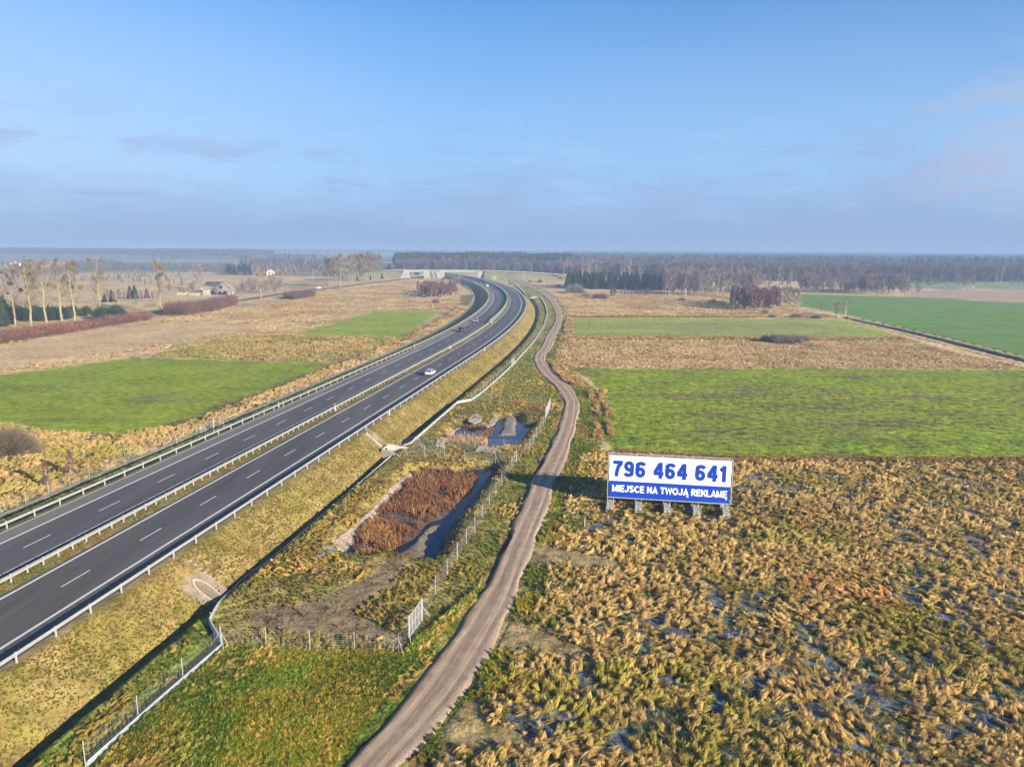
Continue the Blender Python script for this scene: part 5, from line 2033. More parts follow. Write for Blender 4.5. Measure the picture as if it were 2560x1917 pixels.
def make_car(loc, rz, body, kind, label, group='cars on the motorway'):
    L, Wc, Hc = {'sedan': (4.6, 1.8, 1.45), 'suv': (4.6, 1.86, 1.68), 'van': (5.2, 1.95, 2.1), 'hatch': (4.1, 1.75, 1.5)}[kind]
    root = empty('car', loc, rz, label, 'car', group)
    mp_, mg = car_mats(body)
    # side profile (y along car, front +y)
    if kind == 'sedan':
        low = [(-.5, .42), (-.5, .30), (-.47, .22), (.47, .2), (.5, .28), (.49, .46), (.44, .54), (.24, .64), (-.32, .68), (-.47, .66)]
        gh = [(-.34, .665), (-.22, .97), (.02, 1.0), (.13, .96), (.27, .63)]
    elif kind == 'van':
        low = [(-.5, .5), (-.5, .2), (-.47, .16), (.47, .15), (.5, .22), (.49, .42), (.42, .52), (.34, .56), (-.49, .56)]
        gh = [(-.49, .56), (-.47, .97), (-.1, 1.0), (.15, .98), (.36, .555)]
    elif kind == 'suv':
        low = [(-.5, .5), (-.5, .28), (-.47, .2), (.47, .2), (.5, .28), (.49, .5), (.43, .57), (.25, .62), (-.46, .64), (-.49, .6)]
        gh = [(-.47, .63), (-.4, .96), (-.1, 1.0), (.08, .97), (.25, .61)]
    else:
        low = [(-.5, .46), (-.5, .28), (-.47, .2), (.47, .2), (.5, .28), (.49, .48), (.43, .56), (.26, .64), (-.44, .66), (-.49, .6)]
        gh = [(-.45, .65), (-.36, .96), (-.05, 1.0), (.1, .96), (.27, .63)]

    def loft(prof, w0, w1, wtop):
        m = MB()
        zs = [p[1] for p in prof]
        zmin, zmax = min(zs), max(zs)
        rows = []
        for sgn, k in ((-1, 1.0), (-1, 0.9), (1, 0.9), (1, 1.0)):
            pass
        secs = []
        for t in (-1, -0.86, 0.86, 1):
            r_ = []
            for (yy_, zz_) in prof:
                a = (zz_ - zmin) / (zmax - zmin)
                half = Wc / 2 * (w0 + (wtop - w0) * a)
                ins = 0.985 if abs(t) == 1 else 1.0
                zc = (zmin + zmax) / 2
                r_.append((t * half, yy_ * L * ins, (zc + (zz_ - zc) * (0.96 if abs(t) == 1 else 1.0)) * Hc))
            secs.append(r_)
        n = len(prof)
        b = 0
        for s_ in secs:
            m.v += s_
        for k in range(3):
            for i in range(n):
                j = (i + 1) % n
                m.f.append((k * n + i, k * n + j, (k + 1) * n + j, (k + 1) * n + i))
        m.f.append(tuple(range(n - 1, -1, -1)))
        m.f.append(tuple(3 * n + i for i in range(n)))
        return m

    def fix(me):
        bm = bmesh.new()
        bm.from_mesh(me)
        bmesh.ops.recalc_face_normals(bm, faces=bm.faces)
        bm.to_mesh(me)
        bm.free()
        return me
    add('body', fix(loft(low, 0.97, 1, 0.96).me('body', mp_)), root)
    g = fix(loft(gh, 0.9, 1, 0.72).me('cabin', mp_))
    cab = add('cabin', g, root)
    # windows: slightly proud quads
    ys = [p[0] * L for p in gh]
    zs = [p[1] * Hc for p in gh]
    zb, zt = zs[0], max(zs)

    def half(zz):
        a = (zz - min(zs)) / (max(zs) - min(zs))
        return Wc / 2 * (0.9 + (0.72 - 0.9) * a)
    for sgn in (-1, 1):
        m = MB()
        z0_, z1_ = zb + 0.06, zt - 0.09
        for ya, yb, yc, yd in ((ys[0] + 0.25, -0.02 * L, -0.02 * L, ys[1] + 0.1), (0.0, ys[-1] - 0.28, ys[3] - 0.12, 0.0)):
            m.poly([(sgn * (half(z0_) + 0.012), ya, z0_), (sgn * (half(z0_) + 0.012), yb, z0_), (sgn * (half(z1_) + 0.012), yc, z1_), (sgn * (half(z1_) + 0.012), yd, z1_)])
        add('side_window', m.me('side_window', mg), root)
    for nm, i0, i1 in (('rear_window', 0, 1), ('windscreen', 4, 3)):
        if kind == 'van' and nm == 'rear_window':
            pass
        a, b_ = np.array([ys[i0], zs[i0]]), np.array([ys[i1], zs[i1]])
        n_ = np.array([-(b_ - a)[1], (b_ - a)[0]])
        n_ /= np.linalg.norm(n_)
        if (nm == 'rear_window' and n_[0] > 0) or (nm == 'windscreen' and n_[0] < 0):
            n_ = -n_
        p0 = a + (b_ - a) * 0.14 + n_ * 0.015
        p1 = a + (b_ - a) * 0.88 + n_ * 0.015
        m = MB()
        m.poly([(-half(p0[1]) * .86, p0[0], p0[1]), (half(p0[1]) * .86, p0[0], p0[1]), (half(p1[1]) * .86, p1[0], p1[1]), (-half(p1[1]) * .86, p1[0], p1[1])])
        add(nm, m.me(nm, mg), root)
    m = MB()
    m.tube([(-0.1, 0, 0), (0.1, 0, 0)], 0.33, 16)
    wm = m.me('wheel', M_black)
    m = MB()
    m.tube([(-0.112, 0, 0), (0.112, 0, 0)], 0.19, 10)
    hub = m.me('wheel_rim', M_zinc)
    for sx_ in (-1, 1):
        for sy_ in (-0.31, 0.32):
            w_ = add('wheel', wm, root, loc=(sx_ * (Wc / 2 - 0.1), sy_ * L, 0.33))
            add('wheel_rim', hub, w_)
    for sx_ in (-1, 1):
        m = MB()
        m.box((sx_ * Wc * 0.38, L * 0.487, 0.43 * Hc), (0.3, 0.08, 0.14))
        add('headlight', m.me('headlight', simple('lamp_glass', (0.8, 0.8, 0.8), 0.2)), root)
        m = MB()
        m.box((sx_ * Wc * 0.39, -L * 0.492, 0.48 * Hc), (0.24, 0.06, 0.15))
        add('tail_light', m.me('tail_light', M_red), root)
    m = MB()
    m.box((0, -L * 0.5, 0.36 * Hc), (0.5, 0.03, 0.12))
    add('number_plate', m.me('number_plate', M_white), root)
    return root


def car_on(px, py, u, **k):
    y = G(px, py, RZ)[1]
    x, y2 = RX(y, u)
    back = k.pop('back', False)
    return make_car((float(x), float(y2), RZ + 0.01), heading(y) + (math.pi if back else 0), **k)


car_on(1072, 935, 1.9, body=(0.55, 0.57, 0.6), kind='sedan', label='silver saloon car driving away alone on the near carriageway')
car_on(1143, 829, -12.3, body=(0.02, 0.025, 0.035), kind='suv', label='dark car with pale front coming towards the camera on the far carriageway', back=True)
car_on(1183, 805, -12.2, body=(0.22, 0.24, 0.27), kind='hatch', label='grey car following behind the dark one on the far carriageway', back=True)
car_on(1229, 729, -12.4, body=(0.12, 0.13, 0.15), kind='sedan', label='small dark car close behind the bend, just ahead of the white van', back=True)
car_on(1215.5, 716, -12.8, body=(0.75, 0.75, 0.75), kind='van', label='white van farthest up the motorway bend', back=True)

# ------------------------------------------------------------------ local road left
lr_px = [(-300, 850), (0, 832), (150, 815), (270, 803), (395, 779), (500, 763), (601, 752), (700, 736), (788, 725), (850, 718.6), (919, 708.8), (999, 699.7), (1045, 694), (1070, 689)]
lr = resample([np.array(G(*p)) for p in lr_px], 260)


def ribbon(name, pts, w, z, mat, zf=None):
    P = np.array(pts)
    D = np.gradient(P, axis=0)
    D /= np.linalg.norm(D, axis=1)[:, None]
    nrm = np.stack([D[:, 1], -D[:, 0]], 1)
    zz = np.full(len(P), z) if zf is None else zf
    v = np.concatenate([np.stack([P[:, 0] - nrm[:, 0] * w / 2, P[:, 1] - nrm[:, 1] * w / 2, zz], 1), np.stack([P[:, 0] + nrm[:, 0] * w / 2, P[:, 1] + nrm[:, 1] * w / 2, zz], 1)])
    n = len(P)
    i = np.arange(n - 1)
    f = np.stack([i, n + i, n + i + 1, i + 1], 1)
    return add(name, mesh_np(name, v, f, True, mat))


tag(ribbon('local_road', lr, 7.0, 0.45, M_asph_old), kind='structure')
p = G(797, 723)
make_car((p[0], p[1], 0.46), heading(600) - 1.1, (0.6, 0.7, 0.8), 'hatch', 'pale blue car on the narrow local road left of the roadside trees', 'cars beyond the motorway')

# ------------------------------------------------------------------ overpass
OV = [np.array(q, float) for q in [(-460, 1010, -0.5), (-302, 950, 1.4), (-240, 920, 4.6), (-188, 897, 8.4), (-120, 890, 8.8), (-39, 886, 8.8), (12, 882, 7.4), (62, 877, 4.9), (130, 868, 1.5), (200, 860, -0.6)]]
ovs = resample(OV, 160)


def overpass():
    P = np.array(ovs)
    D = np.gradient(P[:, :2], axis=0)
    D /= np.linalg.norm(D, axis=1)[:, None]
    nr_ = np.stack([D[:, 1], -D[:, 0]], 1)
    # gaps under the spans
    gaps = [(-126.0, -95.5), (-69.0, -27.0)]
    # earth embankment, three pieces
    segs = [(-470, -132.0), (-33.0, 210)]
    for a, b in segs:
        k = (P[:, 0] >= a - 2) & (P[:, 0] <= b + 2)
        Q, NN = P[k], nr_[k]
        if len(Q) < 2:
            continue
        Q = Q.copy()
        Q[0, 0] = max(Q[0, 0], a)
        Q[-1, 0] = min(Q[-1, 0], b)
        rows = []
        for off_k in (-1, -0.6, -0.33, 0.33, 0.6, 1):
            hh = np.maximum(Q[:, 2], 0.1)
            if abs(off_k) < 0.5:
                o_ = np.sign(off_k) * 5.8
                zz = Q[:, 2] - 0.25
            elif abs(off_k) < 0.9:
                o_ = np.sign(off_k) * (5.8 + hh * 0.75)
                zz = Q[:, 2] * 0.5 - 0.1
            else:
                o_ = np.sign(off_k) * (5.8 + hh * 1.5)
                zz = -0.5 + Q[:, 2] * 0
            rows.append(np.stack([Q[:, 0] + NN[:, 0] * o_, Q[:, 1] + NN[:, 1] * o_, zz], 1))
        n = len(Q)
        v = np.concatenate(rows)
        i = np.arange(n - 1)
        f = np.concatenate([np.stack([r_ * n + i, (r_ + 1) * n + i, (r_ + 1) * n + i + 1, r_ * n + i + 1], 1) for r_ in range(5)])
        me = mesh_np('overpass_embankment', v, f, True, M_ground)
        ca = me.attributes.new('col', 'FLOAT_COLOR', 'POINT')
        cc = np.ones((len(v), 4), np.float32)
        cc[:, :3] = (0.2, 0.18, 0.08)
        ca.data.foreach_set('color', cc.ravel())
        ma = me.attributes.new('mot', 'FLOAT', 'POINT')
        ma.data.foreach_set('value', np.full(len(v), 0.3, np.float32))
        tag(add('overpass_embankment', me), kind='structure')
    tag(ribbon('overpass_road', [q[:2] for q in ovs], 8.0, 0, M_asph_old, zf=P[:, 2]), kind='structure')
    root = empty('overpass_bridge', (-80, 888, 0), 0, 'pale green concrete road bridge crossing over the motorway', 'bridge')
    Mg = simple('pale_green_beam', (0.36, 0.5, 0.3), 0.6, var=0.06)
    Mc = simple('bridge_concrete', (0.3, 0.275, 0.235), 0.8, var=0.1, scale=0.3)
    dy = 888
    m = MB()
    m.box((-3, 0, 8.45), (104, 10.6, 0.4))
    add('deck', m.me('deck', Mc), root)
    for x0_, x1_ in ((-127, -104), (-85, -39)):
        m = MB()
        m.box(((x0_ + x1_) / 2 + 80, 0, 7.6), (x1_ - x0_, 8.8, 1.28))
        m.box(((x0_ + x1_) / 2 + 80, -5.4, 8.55), (x1_ - x0_ + 4, 0.2, 0.75))
        add('girder', m.me('girder', Mg), root)
    # abutments: solid blocks with battered fronts
    for xa, xb, fa, fb, nm in ((-131, -124, -134, -124, 'abutment'), (-107.5, -81.7, -105, -83.5, 'abutment'), (-42, -36, -42, -31, 'abutment')):
        m = MB()
        bot = [(fa + 80, -15.0, -0.6), (fb + 80, -15.0, -0.6), (xb + 80, 12.0, -0.6), (xa + 80, 12.0, -0.6)]
        topv = [(xa + 80, -5.7, 8.3), (xb + 80, -5.7, 8.3), (xb + 80, 5.7, 8.3), (xa + 80, 5.7, 8.3)]
        m.v += bot + topv
        for q in ((0, 3, 2, 1), (4, 5, 6, 7), (0, 1, 5, 4), (1, 2, 6, 5), (2, 3, 7, 6), (3, 0, 4, 7)):
            m.f.append(q)
        ab = add(nm, m.me(nm, Mc), root)
    Ms = simple('dark_cone_facing', (0.13, 0.12, 0.09), 0.9)
    for xa, xb in ((-100, -96.5), (-95, -92)):
        m = MB()
        m.poly([(xa + 83, -15.05, -0.5), (xb + 83, -15.05, -0.5), (xb + 80, -5.9, 8.1), (xa + 80, -5.9, 8.1)])
        add('planted_strip', m.me('planted_strip', Ms), root)
    for xx in (-63.6, -62.4):
        m = MB()
        m.box((xx + 80, -2.5 if xx < -63 else 2.5, 3.4), (1.0, 1.0, 7.2))
        add('pier', m.me('pier', Mc), root)
    # parapet rails on the overpass
    r2 = empty('overpass_guardrail', (0, 0, 0), 0, 'white looking guardrail along the top of the overpass road', 'guardrail')
    P = P[P[:, 0] < 70]
    nr_ = nr_[:len(P)]
    for sgn in (1, -1):
        v = []
        Q = P
        rows = [np.stack([Q[:, 0] + nr_[:, 0] * 4.6 * sgn, Q[:, 1] + nr_[:, 1] * 4.6 * sgn, Q[:, 2] + hz], 1) for hz in (0.4, 0.85)]
        v = np.concatenate(rows)
        n = len(Q)
        i = np.arange(n - 1)
        add('rail_beam', mesh_np('rail_beam_far', v, np.stack([i, i + 1, n + i + 1, n + i], 1), False, M_zincpost), r2)
    for k in range(0, len(P), 2):
        q = P[k]
        m = MB()
        m.box((0, 0, 0), (0.14, 0.14, 0.9))
        if k == 0:
            pmx = m.me('rail_post_far', M_zincpost)
        add('post', pmx, r2, loc=(q[0] + nr_[k][0] * 4.75, q[1] + nr_[k][1] * 4.75, q[2] + 0.4))


overpass()


def sign(px, py_base, py_top, w_px, col, label, name='road_sign', z=0.0):
    x, y = G(px, py_base, z)
    h = height_at(px, py_top, y) - z
    w = w_px / F * y
    root = empty(name, (x, y, z), 0, label, 'road sign')
    m = MB()
    for s_ in (-0.35, 0.35):
        m.tube([(s_ * w, 0.1, 0), (s_ * w, 0.1, h - 0.1)], 0.08, 6)
    add('sign_post', m.me('sign_post', M_zincpost), root)
    ph = min(h * 0.6, w * 0.5)
    m = MB()
    m.box((0, 0, h - ph / 2), (w, 0.08, ph))
    add('sign_panel', m.me('sign_panel', simple('sign_face', col, 0.4, var=0.03)), root)
    m = MB()
    for zz in (h - ph + 0.12, h - 0.12):
        m.box((0, -0.05, zz), (w - 0.2, 0.02, 0.12))
    add('sign_border', m.me('sign_border', M_white), root)


sign(1235.7, 701, 692, 11, (0.02, 0.35, 0.2), 'green direction sign right of the motorway below the overpass')
sign(1054, 692.5, 682.5, 9, (0.02, 0.3, 0.5), 'blue direction sign seen under the left bridge span')
for (px, pb, pt, lab) in ((cC(343, 0)[0], 700, 677, 'slim pale pole before the overpass slope'), (cC(505, 0)[0], 712, 693, 'short dark pole in the meadow before the overpass'), (1266, 709, 697, 'low dark mast beside the far track fence'),
                          (644, 688, 664, 'pale pole near the white house'), (498 / 4.424 * 0 + 340, 687, 672.5, 'white pole beside the far left road'), (783, 700, 672, 'pole in front of the far shrubs')):
    x, y = G(px, pb)
    h = height_at(px, pt, y)
    m = MB()
    m.tube([(0, 0, -0.2), (0, 0, h)], [0.22, 0.14], 6)
    m.box((0, 0, h - 0.5), (1.8, 0.14, 0.14))
    tag(add('utility_pole', m.me('utility_pole', M_zincpost), loc=(x, y, 0)), lab, 'pole')
p = G(*cE(0, 0))


# ------------------------------------------------------------------ farm buildings
def house(px0, px1, py, hw_, hr, depth, rot, mw, mr, label, name='barn', windows=(), ridge_x=True):
    a, b = np.array(G(px0, py)), np.array(G(px1, py))
    c = (a + b) / 2
    Wd = np.linalg.norm(b - a)
    root = empty(name, (c[0], c[1] + depth / 2, 0), rot, label, 'building')
    m = MB()
    hx, hy = Wd / 2, depth / 2
    m.box((0, 0, hw_ / 2 - 0.2), (Wd, depth, hw_ + 0.4))
    if ridge_x:
        for s_ in (-1, 1):
            m.poly([(s_ * hx, -hy, hw_), (s_ * hx, hy, hw_), (s_ * hx, 0, hr)])
    else:
        for s_ in (-1, 1):
            m.poly([(-hx, s_ * hy, hw_), (hx, s_ * hy, hw_), (0, s_ * hy, hr)])
    add('wall', m.me('wall', mw), root)
    m = MB()
    e = 0.5
    t_ = 0.25
    if ridge_x:
        for s_ in (-1, 1):
            m.poly([(-hx - e, s_ * (hy + e), hw_ - 0.3), (hx + e, s_ * (hy + e), hw_ - 0.3), (hx + e, 0, hr + 0.15), (-hx - e, 0, hr + 0.15)])
            m.poly([(-hx - e, s_ * (hy + e), hw_ - 0.3 - t_), (hx + e, s_ * (hy + e), hw_ - 0.3 - t_), (hx + e, s_ * (hy + e), hw_ - 0.3), (-hx - e, s_ * (hy + e), hw_ - 0.3)])
    else:
        for s_ in (-1, 1):
            m.poly([(s_ * (hx + e), -hy - e, hw_ - 0.3), (s_ * (hx + e), hy + e, hw_ - 0.3), (0, hy + e, hr + 0.15), (0, -hy - e, hr + 0.15)])
            m.poly([(s_ * (hx + e), -hy - e, hw_ - 0.3 - t_), (s_ * (hx + e), hy + e, hw_ - 0.3 - t_), (s_ * (hx + e), hy + e, hw_ - 0.3), (s_ * (hx + e), -hy - e, hw_ - 0.3)])
    add('roof', m.me('roof', mr), root)
    Mw = simple('dark_opening', (0.02, 0.02, 0.025), 0.5)
    for (x, z_, w, h_) in windows:
        m = MB()
        m.box((x * hx, -hy - 0.03, z_), (w, 0.1, h_))
        add('window', m.me('window', Mw), root)
    return root


M_brickg = simple('weathered_masonry', (0.2, 0.17, 0.14), 0.9, var=0.3, scale=0.3)
M_roofd = simple('dark_roof', (0.05, 0.055, 0.065), 0.7, var=0.15, scale=0.3)
M_roofg = simple('grey_tile_roof', (0.24, 0.21, 0.18), 0.85, var=0.25, scale=0.3)
M_plast = simple('pale_plaster', (0.36, 0.30, 0.23), 0.9, var=0.2, scale=0.3)
cL = crop(420, 680, 10.05)
house(cL(1190, 0)[0], cL(1600, 0)[0], cL(0, 570)[1], 4.0, 8.6, 9, 0.12, M_brickg, M_roofg, 'grey gabled barn with steep roof behind the red hedge', windows=((-0.3, 5.0, 0.9, 1.4), (-0.45, 1.6, 1.6, 2.2), (0.1, 1.8, 1.2, 1.6)), ridge_x=False)
house(cL(925, 0)[0], cL(1300, 0)[0], cL(0, 520)[1], 6.0, 8.2, 12, 0.0, M_brickg, M_roofd, 'long dark roofed barn behind the grey gabled one', windows=((-0.6, 2.5, 1, 1.4), (0.1, 2.5, 1, 1.4)))
house(cL(1480, 0)[0], cL(1620, 0)[0], cL(0, 580)[1], 3.0, 3.9, 4, 0.1, M_plast, M_roofg, 'small pale lean-to at the corner of the grey barn', name='shed', windows=((0.5, 1.3, 0.8, 1.1),))
for (a, b, py, h, lab) in ((215, 520, 585, 2.6, 'low pale ruined wall at the left of the farm'), (520, 800, 590, 1.8, 'lowest broken length of ruined wall at the farm'), (880, 1070, 580, 4.5, 'tall pale ruined wall in front of the dark roofed barn'), (760, 890, 475, 3.0, 'pale ruined wall fragment behind the others')):
    A_, B_ = np.array(G(*cL(a, py))), np.array(G(*cL(b, py)))
    c = (A_ + B_) / 2
    L_ = np.linalg.norm(B_ - A_)
    rr = random.Random(int(a))
    m = MB()
    n = 9
    for k in range(n):
        hh = h * (0.65 + 0.35 * rr.random())
        m.box((-L_ / 2 + L_ * (k + 0.5) / n, 0, hh / 2 - 0.2), (L_ / n * 1.001, 0.6 + 0.01 * (k % 2), hh + 0.4))
    tag(add('ruined_wall', m.me('ruined_wall', M_plast), loc=(c[0], c[1], 0)), lab, 'wall', 'ruined farm walls')
cream = simple('cream_plaster', (0.5, 0.45, 0.3), 0.8, var=0.05)
house(664, 684, 688, 4.2, 7.5, 9, 0.3, cream, simple('cream_roof', (0.3, 0.27, 0.2), 0.7), 'cream house far off between bare trees', name='house', windows=((-0.4, 2.2, 1.1, 1.3), (0.4, 2.2, 1.1, 1.3)), ridge_x=False)
house(20, 48, 664, 4.5, 9, 10, 0.3, simple('white_plaster', (0.7, 0.7, 0.7), 0.8), M_roofg, 'pale distant house behind the mistletoe trees', name='house', windows=((-0.4, 2.4, 1.1, 1.3), (0.4, 2.4, 1.1, 1.3)), ridge_x=False)


# ------------------------------------------------------------------ trees
class TwigB:
    def __init__(s):
        s.v = []
        s.f = []

    def tri(s, a, b, w, rr):
        d = b - a
        sd = Vector((rr.gauss(0, 1), rr.gauss(0, 1), rr.gauss(0, 0.3)))
        sd = d.cross(sd)
        if sd.length < 1e-6:
            sd = Vector((1, 0, 0))
        sd.normalize()
        b0 = len(s.v)
        s.v += [tuple(a - sd * w), tuple(a + sd * w), tuple(b)]
        s.f.append((b0, b0 + 1, b0 + 2))

    def me(s, name, mat):
        return mesh_np(name, np.array(s.v), np.array(s.f), False, mat)


def bare_tree(seed, h, cw, first, nl, nsub, ntw, bark, twig, tw_w=0.03, upright=0.55, r0=0.35, fork=False, tw_len=1.4, name='bare'):
    rr = random.Random(seed)
    tk, tg = MB(), TwigB()
    tr = []
    x = y = 0
    nseg = 7
    for i in range(nseg + 1):
        a = i / nseg
        tr.append(Vector((x, y, a * h * 0.93)))
        x += rr.gauss(0, 0.02 * h * 0.35)
        y += rr.gauss(0, 0.02 * h * 0.35)
    tk.tube(tr, [r0 * (1 - 0.85 * (i / nseg)) for i in range(nseg + 1)], 6)

    def at(a):
        t = a * nseg
        i = min(int(t), nseg - 1)
        return tr[i].lerp(tr[i + 1], t - i)
    for k in range(nl):
        a = first + (1 - first) * (k + rr.random() * 0.5) / nl
        p = at(min(a, 0.99))
        th = rr.random() * 6.283
        prof = math.sin(math.pi * min(1, (a - first) / (1 - first) * 0.8 + 0.2)) ** 0.7
        ln = cw / 2 * (0.55 + 0.5 * rr.random()) * (0.5 + 0.6 * prof)
        up = upright * (0.7 + 0.6 * rr.random())
        d = Vector((math.cos(th), math.sin(th), up)).normalized()
        pts = [p]
        q = p.copy()
        for s_ in range(4):
            d = (d + Vector((rr.gauss(0, 0.12), rr.gauss(0, 0.12), 0.12))).normalized()
            q = q + d * ln / 3.2
            pts.append(q.copy())
        rb = r0 * (1 - 0.85 * a) * 0.5
        tk.tube(pts, [rb, rb * 0.75, rb * 0.5, rb * 0.3, rb * 0.12], 4, False)
        for j in range(nsub):
            t = 0.25 + 0.75 * (j + rr.random()) / nsub
            i = min(int(t * 4), 3)
            b = pts[i].lerp(pts[i + 1], min(t * 4 - i, 1))
            d2 = (d + Vector((rr.gauss(0, 0.6), rr.gauss(0, 0.6), rr.gauss(0.1, 0.35)))).normalized()
            l2 = ln * 0.42 * (0.6 + 0.6 * rr.random())
            e = b + d2 * l2
            tg.tri(b, e, tw_w * 1.7, rr)
            for w_ in range(ntw):
                c = b.lerp(e, rr.random())
                d3 = (d2 + Vector((rr.gauss(0, 0.7), rr.gauss(0, 0.7), rr.gauss(0.1, 0.45)))).normalized()
                tg.tri(c, c + d3 * tw_len * (0.5 + 0.7 * rr.random()), tw_w, rr)
    return tk.me(name + '_trunk', bark), tg.me(name + '_crown', twig)


def conifer(seed, h, w, nlev, nb, mat=None, base=0.08, name='spruce'):
    rr = random.Random(seed)
    tk = MB()
    tk.tube([(0, 0, -0.2), (0, 0, h * 0.95)], [0.02 * h * 0.8, 0.02], 5)
    v, f = [], []
    for L in range(nlev):
        a = L / nlev
        z_ = h * (base + (1 - base) * a)
        R = w / 2 * (1 - a) ** 0.8 * (0.85 + 0.3 * rr.random()) + 0.15
        for k in range(nb):
            if rr.random() < 0.06:
                continue
            th = 6.283 * (k + rr.random() * 0.7) / nb
            r_ = R * (0.7 + 0.45 * rr.random())
            dr = -0.28 * r_ + rr.gauss(0, 0.1)
            c, s_ = math.cos(th), math.sin(th)
            ww = r_ * 0.28 + 0.1
            b = len(v)
            v += [(0.05 * c, 0.05 * s_, z_ + 0.1 * h / nlev), (r_ * 0.6 * c - ww * s_, r_ * 0.6 * s_ + ww * c, z_ + dr * 0.5), (r_ * c, r_ * s_, z_ + dr), (r_ * 0.6 * c + ww * s_, r_ * 0.6 * s_ - ww * c, z_ + dr * 0.5),
                  (r_ * 0.55 * c, r_ * 0.55 * s_, z_ + dr * 0.5 - h / nlev * 0.8)]
            f += [(b, b + 1, b + 2), (b, b + 2, b + 3), (b, b + 2, b + 4)]
    return tk.me(name + '_trunk', M_bark_g), mesh_np(name + '_crown', v, f, False, mat or M_needle)


def pine(seed, h, name='pine'):
    rr = random.Random(seed)
    tk = MB()
    tk.tube([(0, 0, -0.2), (0, 0, h * 0.9)], [0.25, 0.08], 5)
    v, f = [], []
    for k in range(230):
        a = rr.random()
        z_ = h * (0.5 + 0.5 * a)
        R = (2.6 * math.sin(math.pi * (0.15 + 0.8 * a)) + 0.3)
        th = rr.random() * 6.283
        r_ = R * math.sqrt(rr.random())
        c = Vector((r_ * math.cos(th), r_ * math.sin(th), z_))
        b = len(v)
        for q in range(3):
            v.append(tuple(c + Vector((rr.gauss(0, 0.95), rr.gauss(0, 0.95), rr.gauss(0, 0.6)))))
        f.append((b, b + 1, b + 2))
    return tk.me(name + '_trunk', M_bark_g), mesh_np(name + '_crown', v, f, False, M_needle)


def put_tree(pair, x, y, s, label, cat='tree', group=None, name='tree', rz=None, sz=None, zb=None):
    root = empty(name, (x, y, (gz(x, y) if zb is None else zb) - 0.1), random.random() * 6.28 if rz is None else rz, label, cat, group)
    sc = (s, s, sz or s)
    add('trunk', pair[0], root, scale=sc)
    add('crown', pair[1], root, scale=sc)
    return root


# --- mistletoe poplars on the left
mb_ = []
for k in range(3):
    rr = random.Random(90 + k)
    v, f = [], []
    for i in range(170):
        d = Vector((rr.gauss(0, 1), rr.gauss(0, 1), rr.gauss(0, 1))).normalized() * (0.45 + 0.55 * rr.random() ** 0.4)
        b = len(v)
        for q in range(3):
            v.append(tuple(d + Vector((rr.gauss(0, .22), rr.gauss(0, .22), rr.gauss(0, .22)))))
        f.append((b, b + 1, b + 2))
    mb_.append(mesh_np('mistletoe_ball', v, f, False, M_mistle))
POP = [bare_tree(100 + i, 26, 10 + i % 3, 0.28, 28, 8, 10, M_bark_y, M_twig_g, 0.022, 0.75, 0.5, name='poplar', tw_len=1.5) for i in range(4)]
pops = [(120, 670, 215, 9, 'second mistletoe poplar from the picture edge with one big golden clump'), (250, 690, 150, 14, 'mistletoe poplar most thickly hung with golden clumps'), (375, 680, 160, 11, 'forked mistletoe poplar with two tall limbs'),
        (490, 640, 150, 6, 'slender mistletoe poplar between the forked and the broad one'), (592, 640, 150, 8, 'broad mistletoe poplar with clumps hanging right'), (795, 620, 145, 5, 'last mistletoe poplar of the row above the hedge'),
        (-25, 640, 200, 5, 'mistletoe poplar cut by the picture edge'), (1270, 575, 160, 7, 'lone mistletoe poplar between the two red hedges'), (2062, 462, 160, 4, 'wide forked poplar right of the grey barn')]
for i, (bx, by, ty, nm_, lab) in enumerate(pops):
    x, y = G(*cA(bx, by))
    h = height_at(*cA(bx, ty), y)
    pr = POP[i % 4]
    s = h / 26
    t = put_tree(pr, x, y, s, lab, group='mistletoe poplars beside the local road', name='poplar_tree', rz=i * 1.3)
    rr = random.Random(500 + i)
    tv = pr[1].vertices
    for k in range(nm_):
        for _ in range(50):
            c = tv[rr.randrange(len(tv))].co
            if c.z > 26 * 0.5:
                break
        q = 0.5 + 0.75 * rr.random()
        add('mistletoe', mb_[k % 3], t, loc=(c.x * s * 0.85, c.y * s * 0.85, c.z * s), scale=q)

# --- grove by the local road
GRV = [bare_tree(140 + i, 24, 11, 0.3, 26, 9, 13, M_bark_g, M_twig_g, 0.06, 0.7, 0.45, name='alder', tw_len=1.5) for i in range(3)]
cM = crop(780, 640, 10.05)
nestm = MB()
rr = random.Random(2)
for i in range(40):
    a = Vector((rr.gauss(0, .3), rr.gauss(0, .3), rr.gauss(0, .2)))
    nestm.poly([tuple(a + Vector((rr.gauss(0, .3), rr.gauss(0, .3), rr.gauss(0, .2)))) for _ in range(3)])
nest = nestm.me('nest', M_bark_g)
for i, (bx, by, ty) in enumerate([(425, 785, 40), (500, 780, 60), (600, 775, 90), (715, 860, -20), (945, 735, -30), (1090, 665, -30), (1205, 650, -60), (1295, 790, -50), (1370, 655, -60), (1440, 640, -80), (1560, 630, -40), (1705, 610, -10), (1010, 690, -20), (1500, 640, -60)]):
    x, y = G(*cM(bx, by))
    h = height_at(*cM(bx, ty), y)
    t = put_tree(GRV[i % 3], x, y, h / 24, 'tall bare tree in the roadside grove left of the bridge', group='tall bare trees in the roadside grove', name='bare_tree')
    if i in (0, 3, 4, 6, 9):
        for k in range(3):
            c = GRV[i % 3][1].vertices[random.randrange(400, 1800)].co * (h / 24)
            add('nest', nest, t, loc=c, scale=1.6)
SPR = [conifer(160 + i, 10, 6.2, 18, 16) for i in range(3)]
LOW = [conifer(170 + i, 10, 6.5, 9, 9) for i in range(2)]


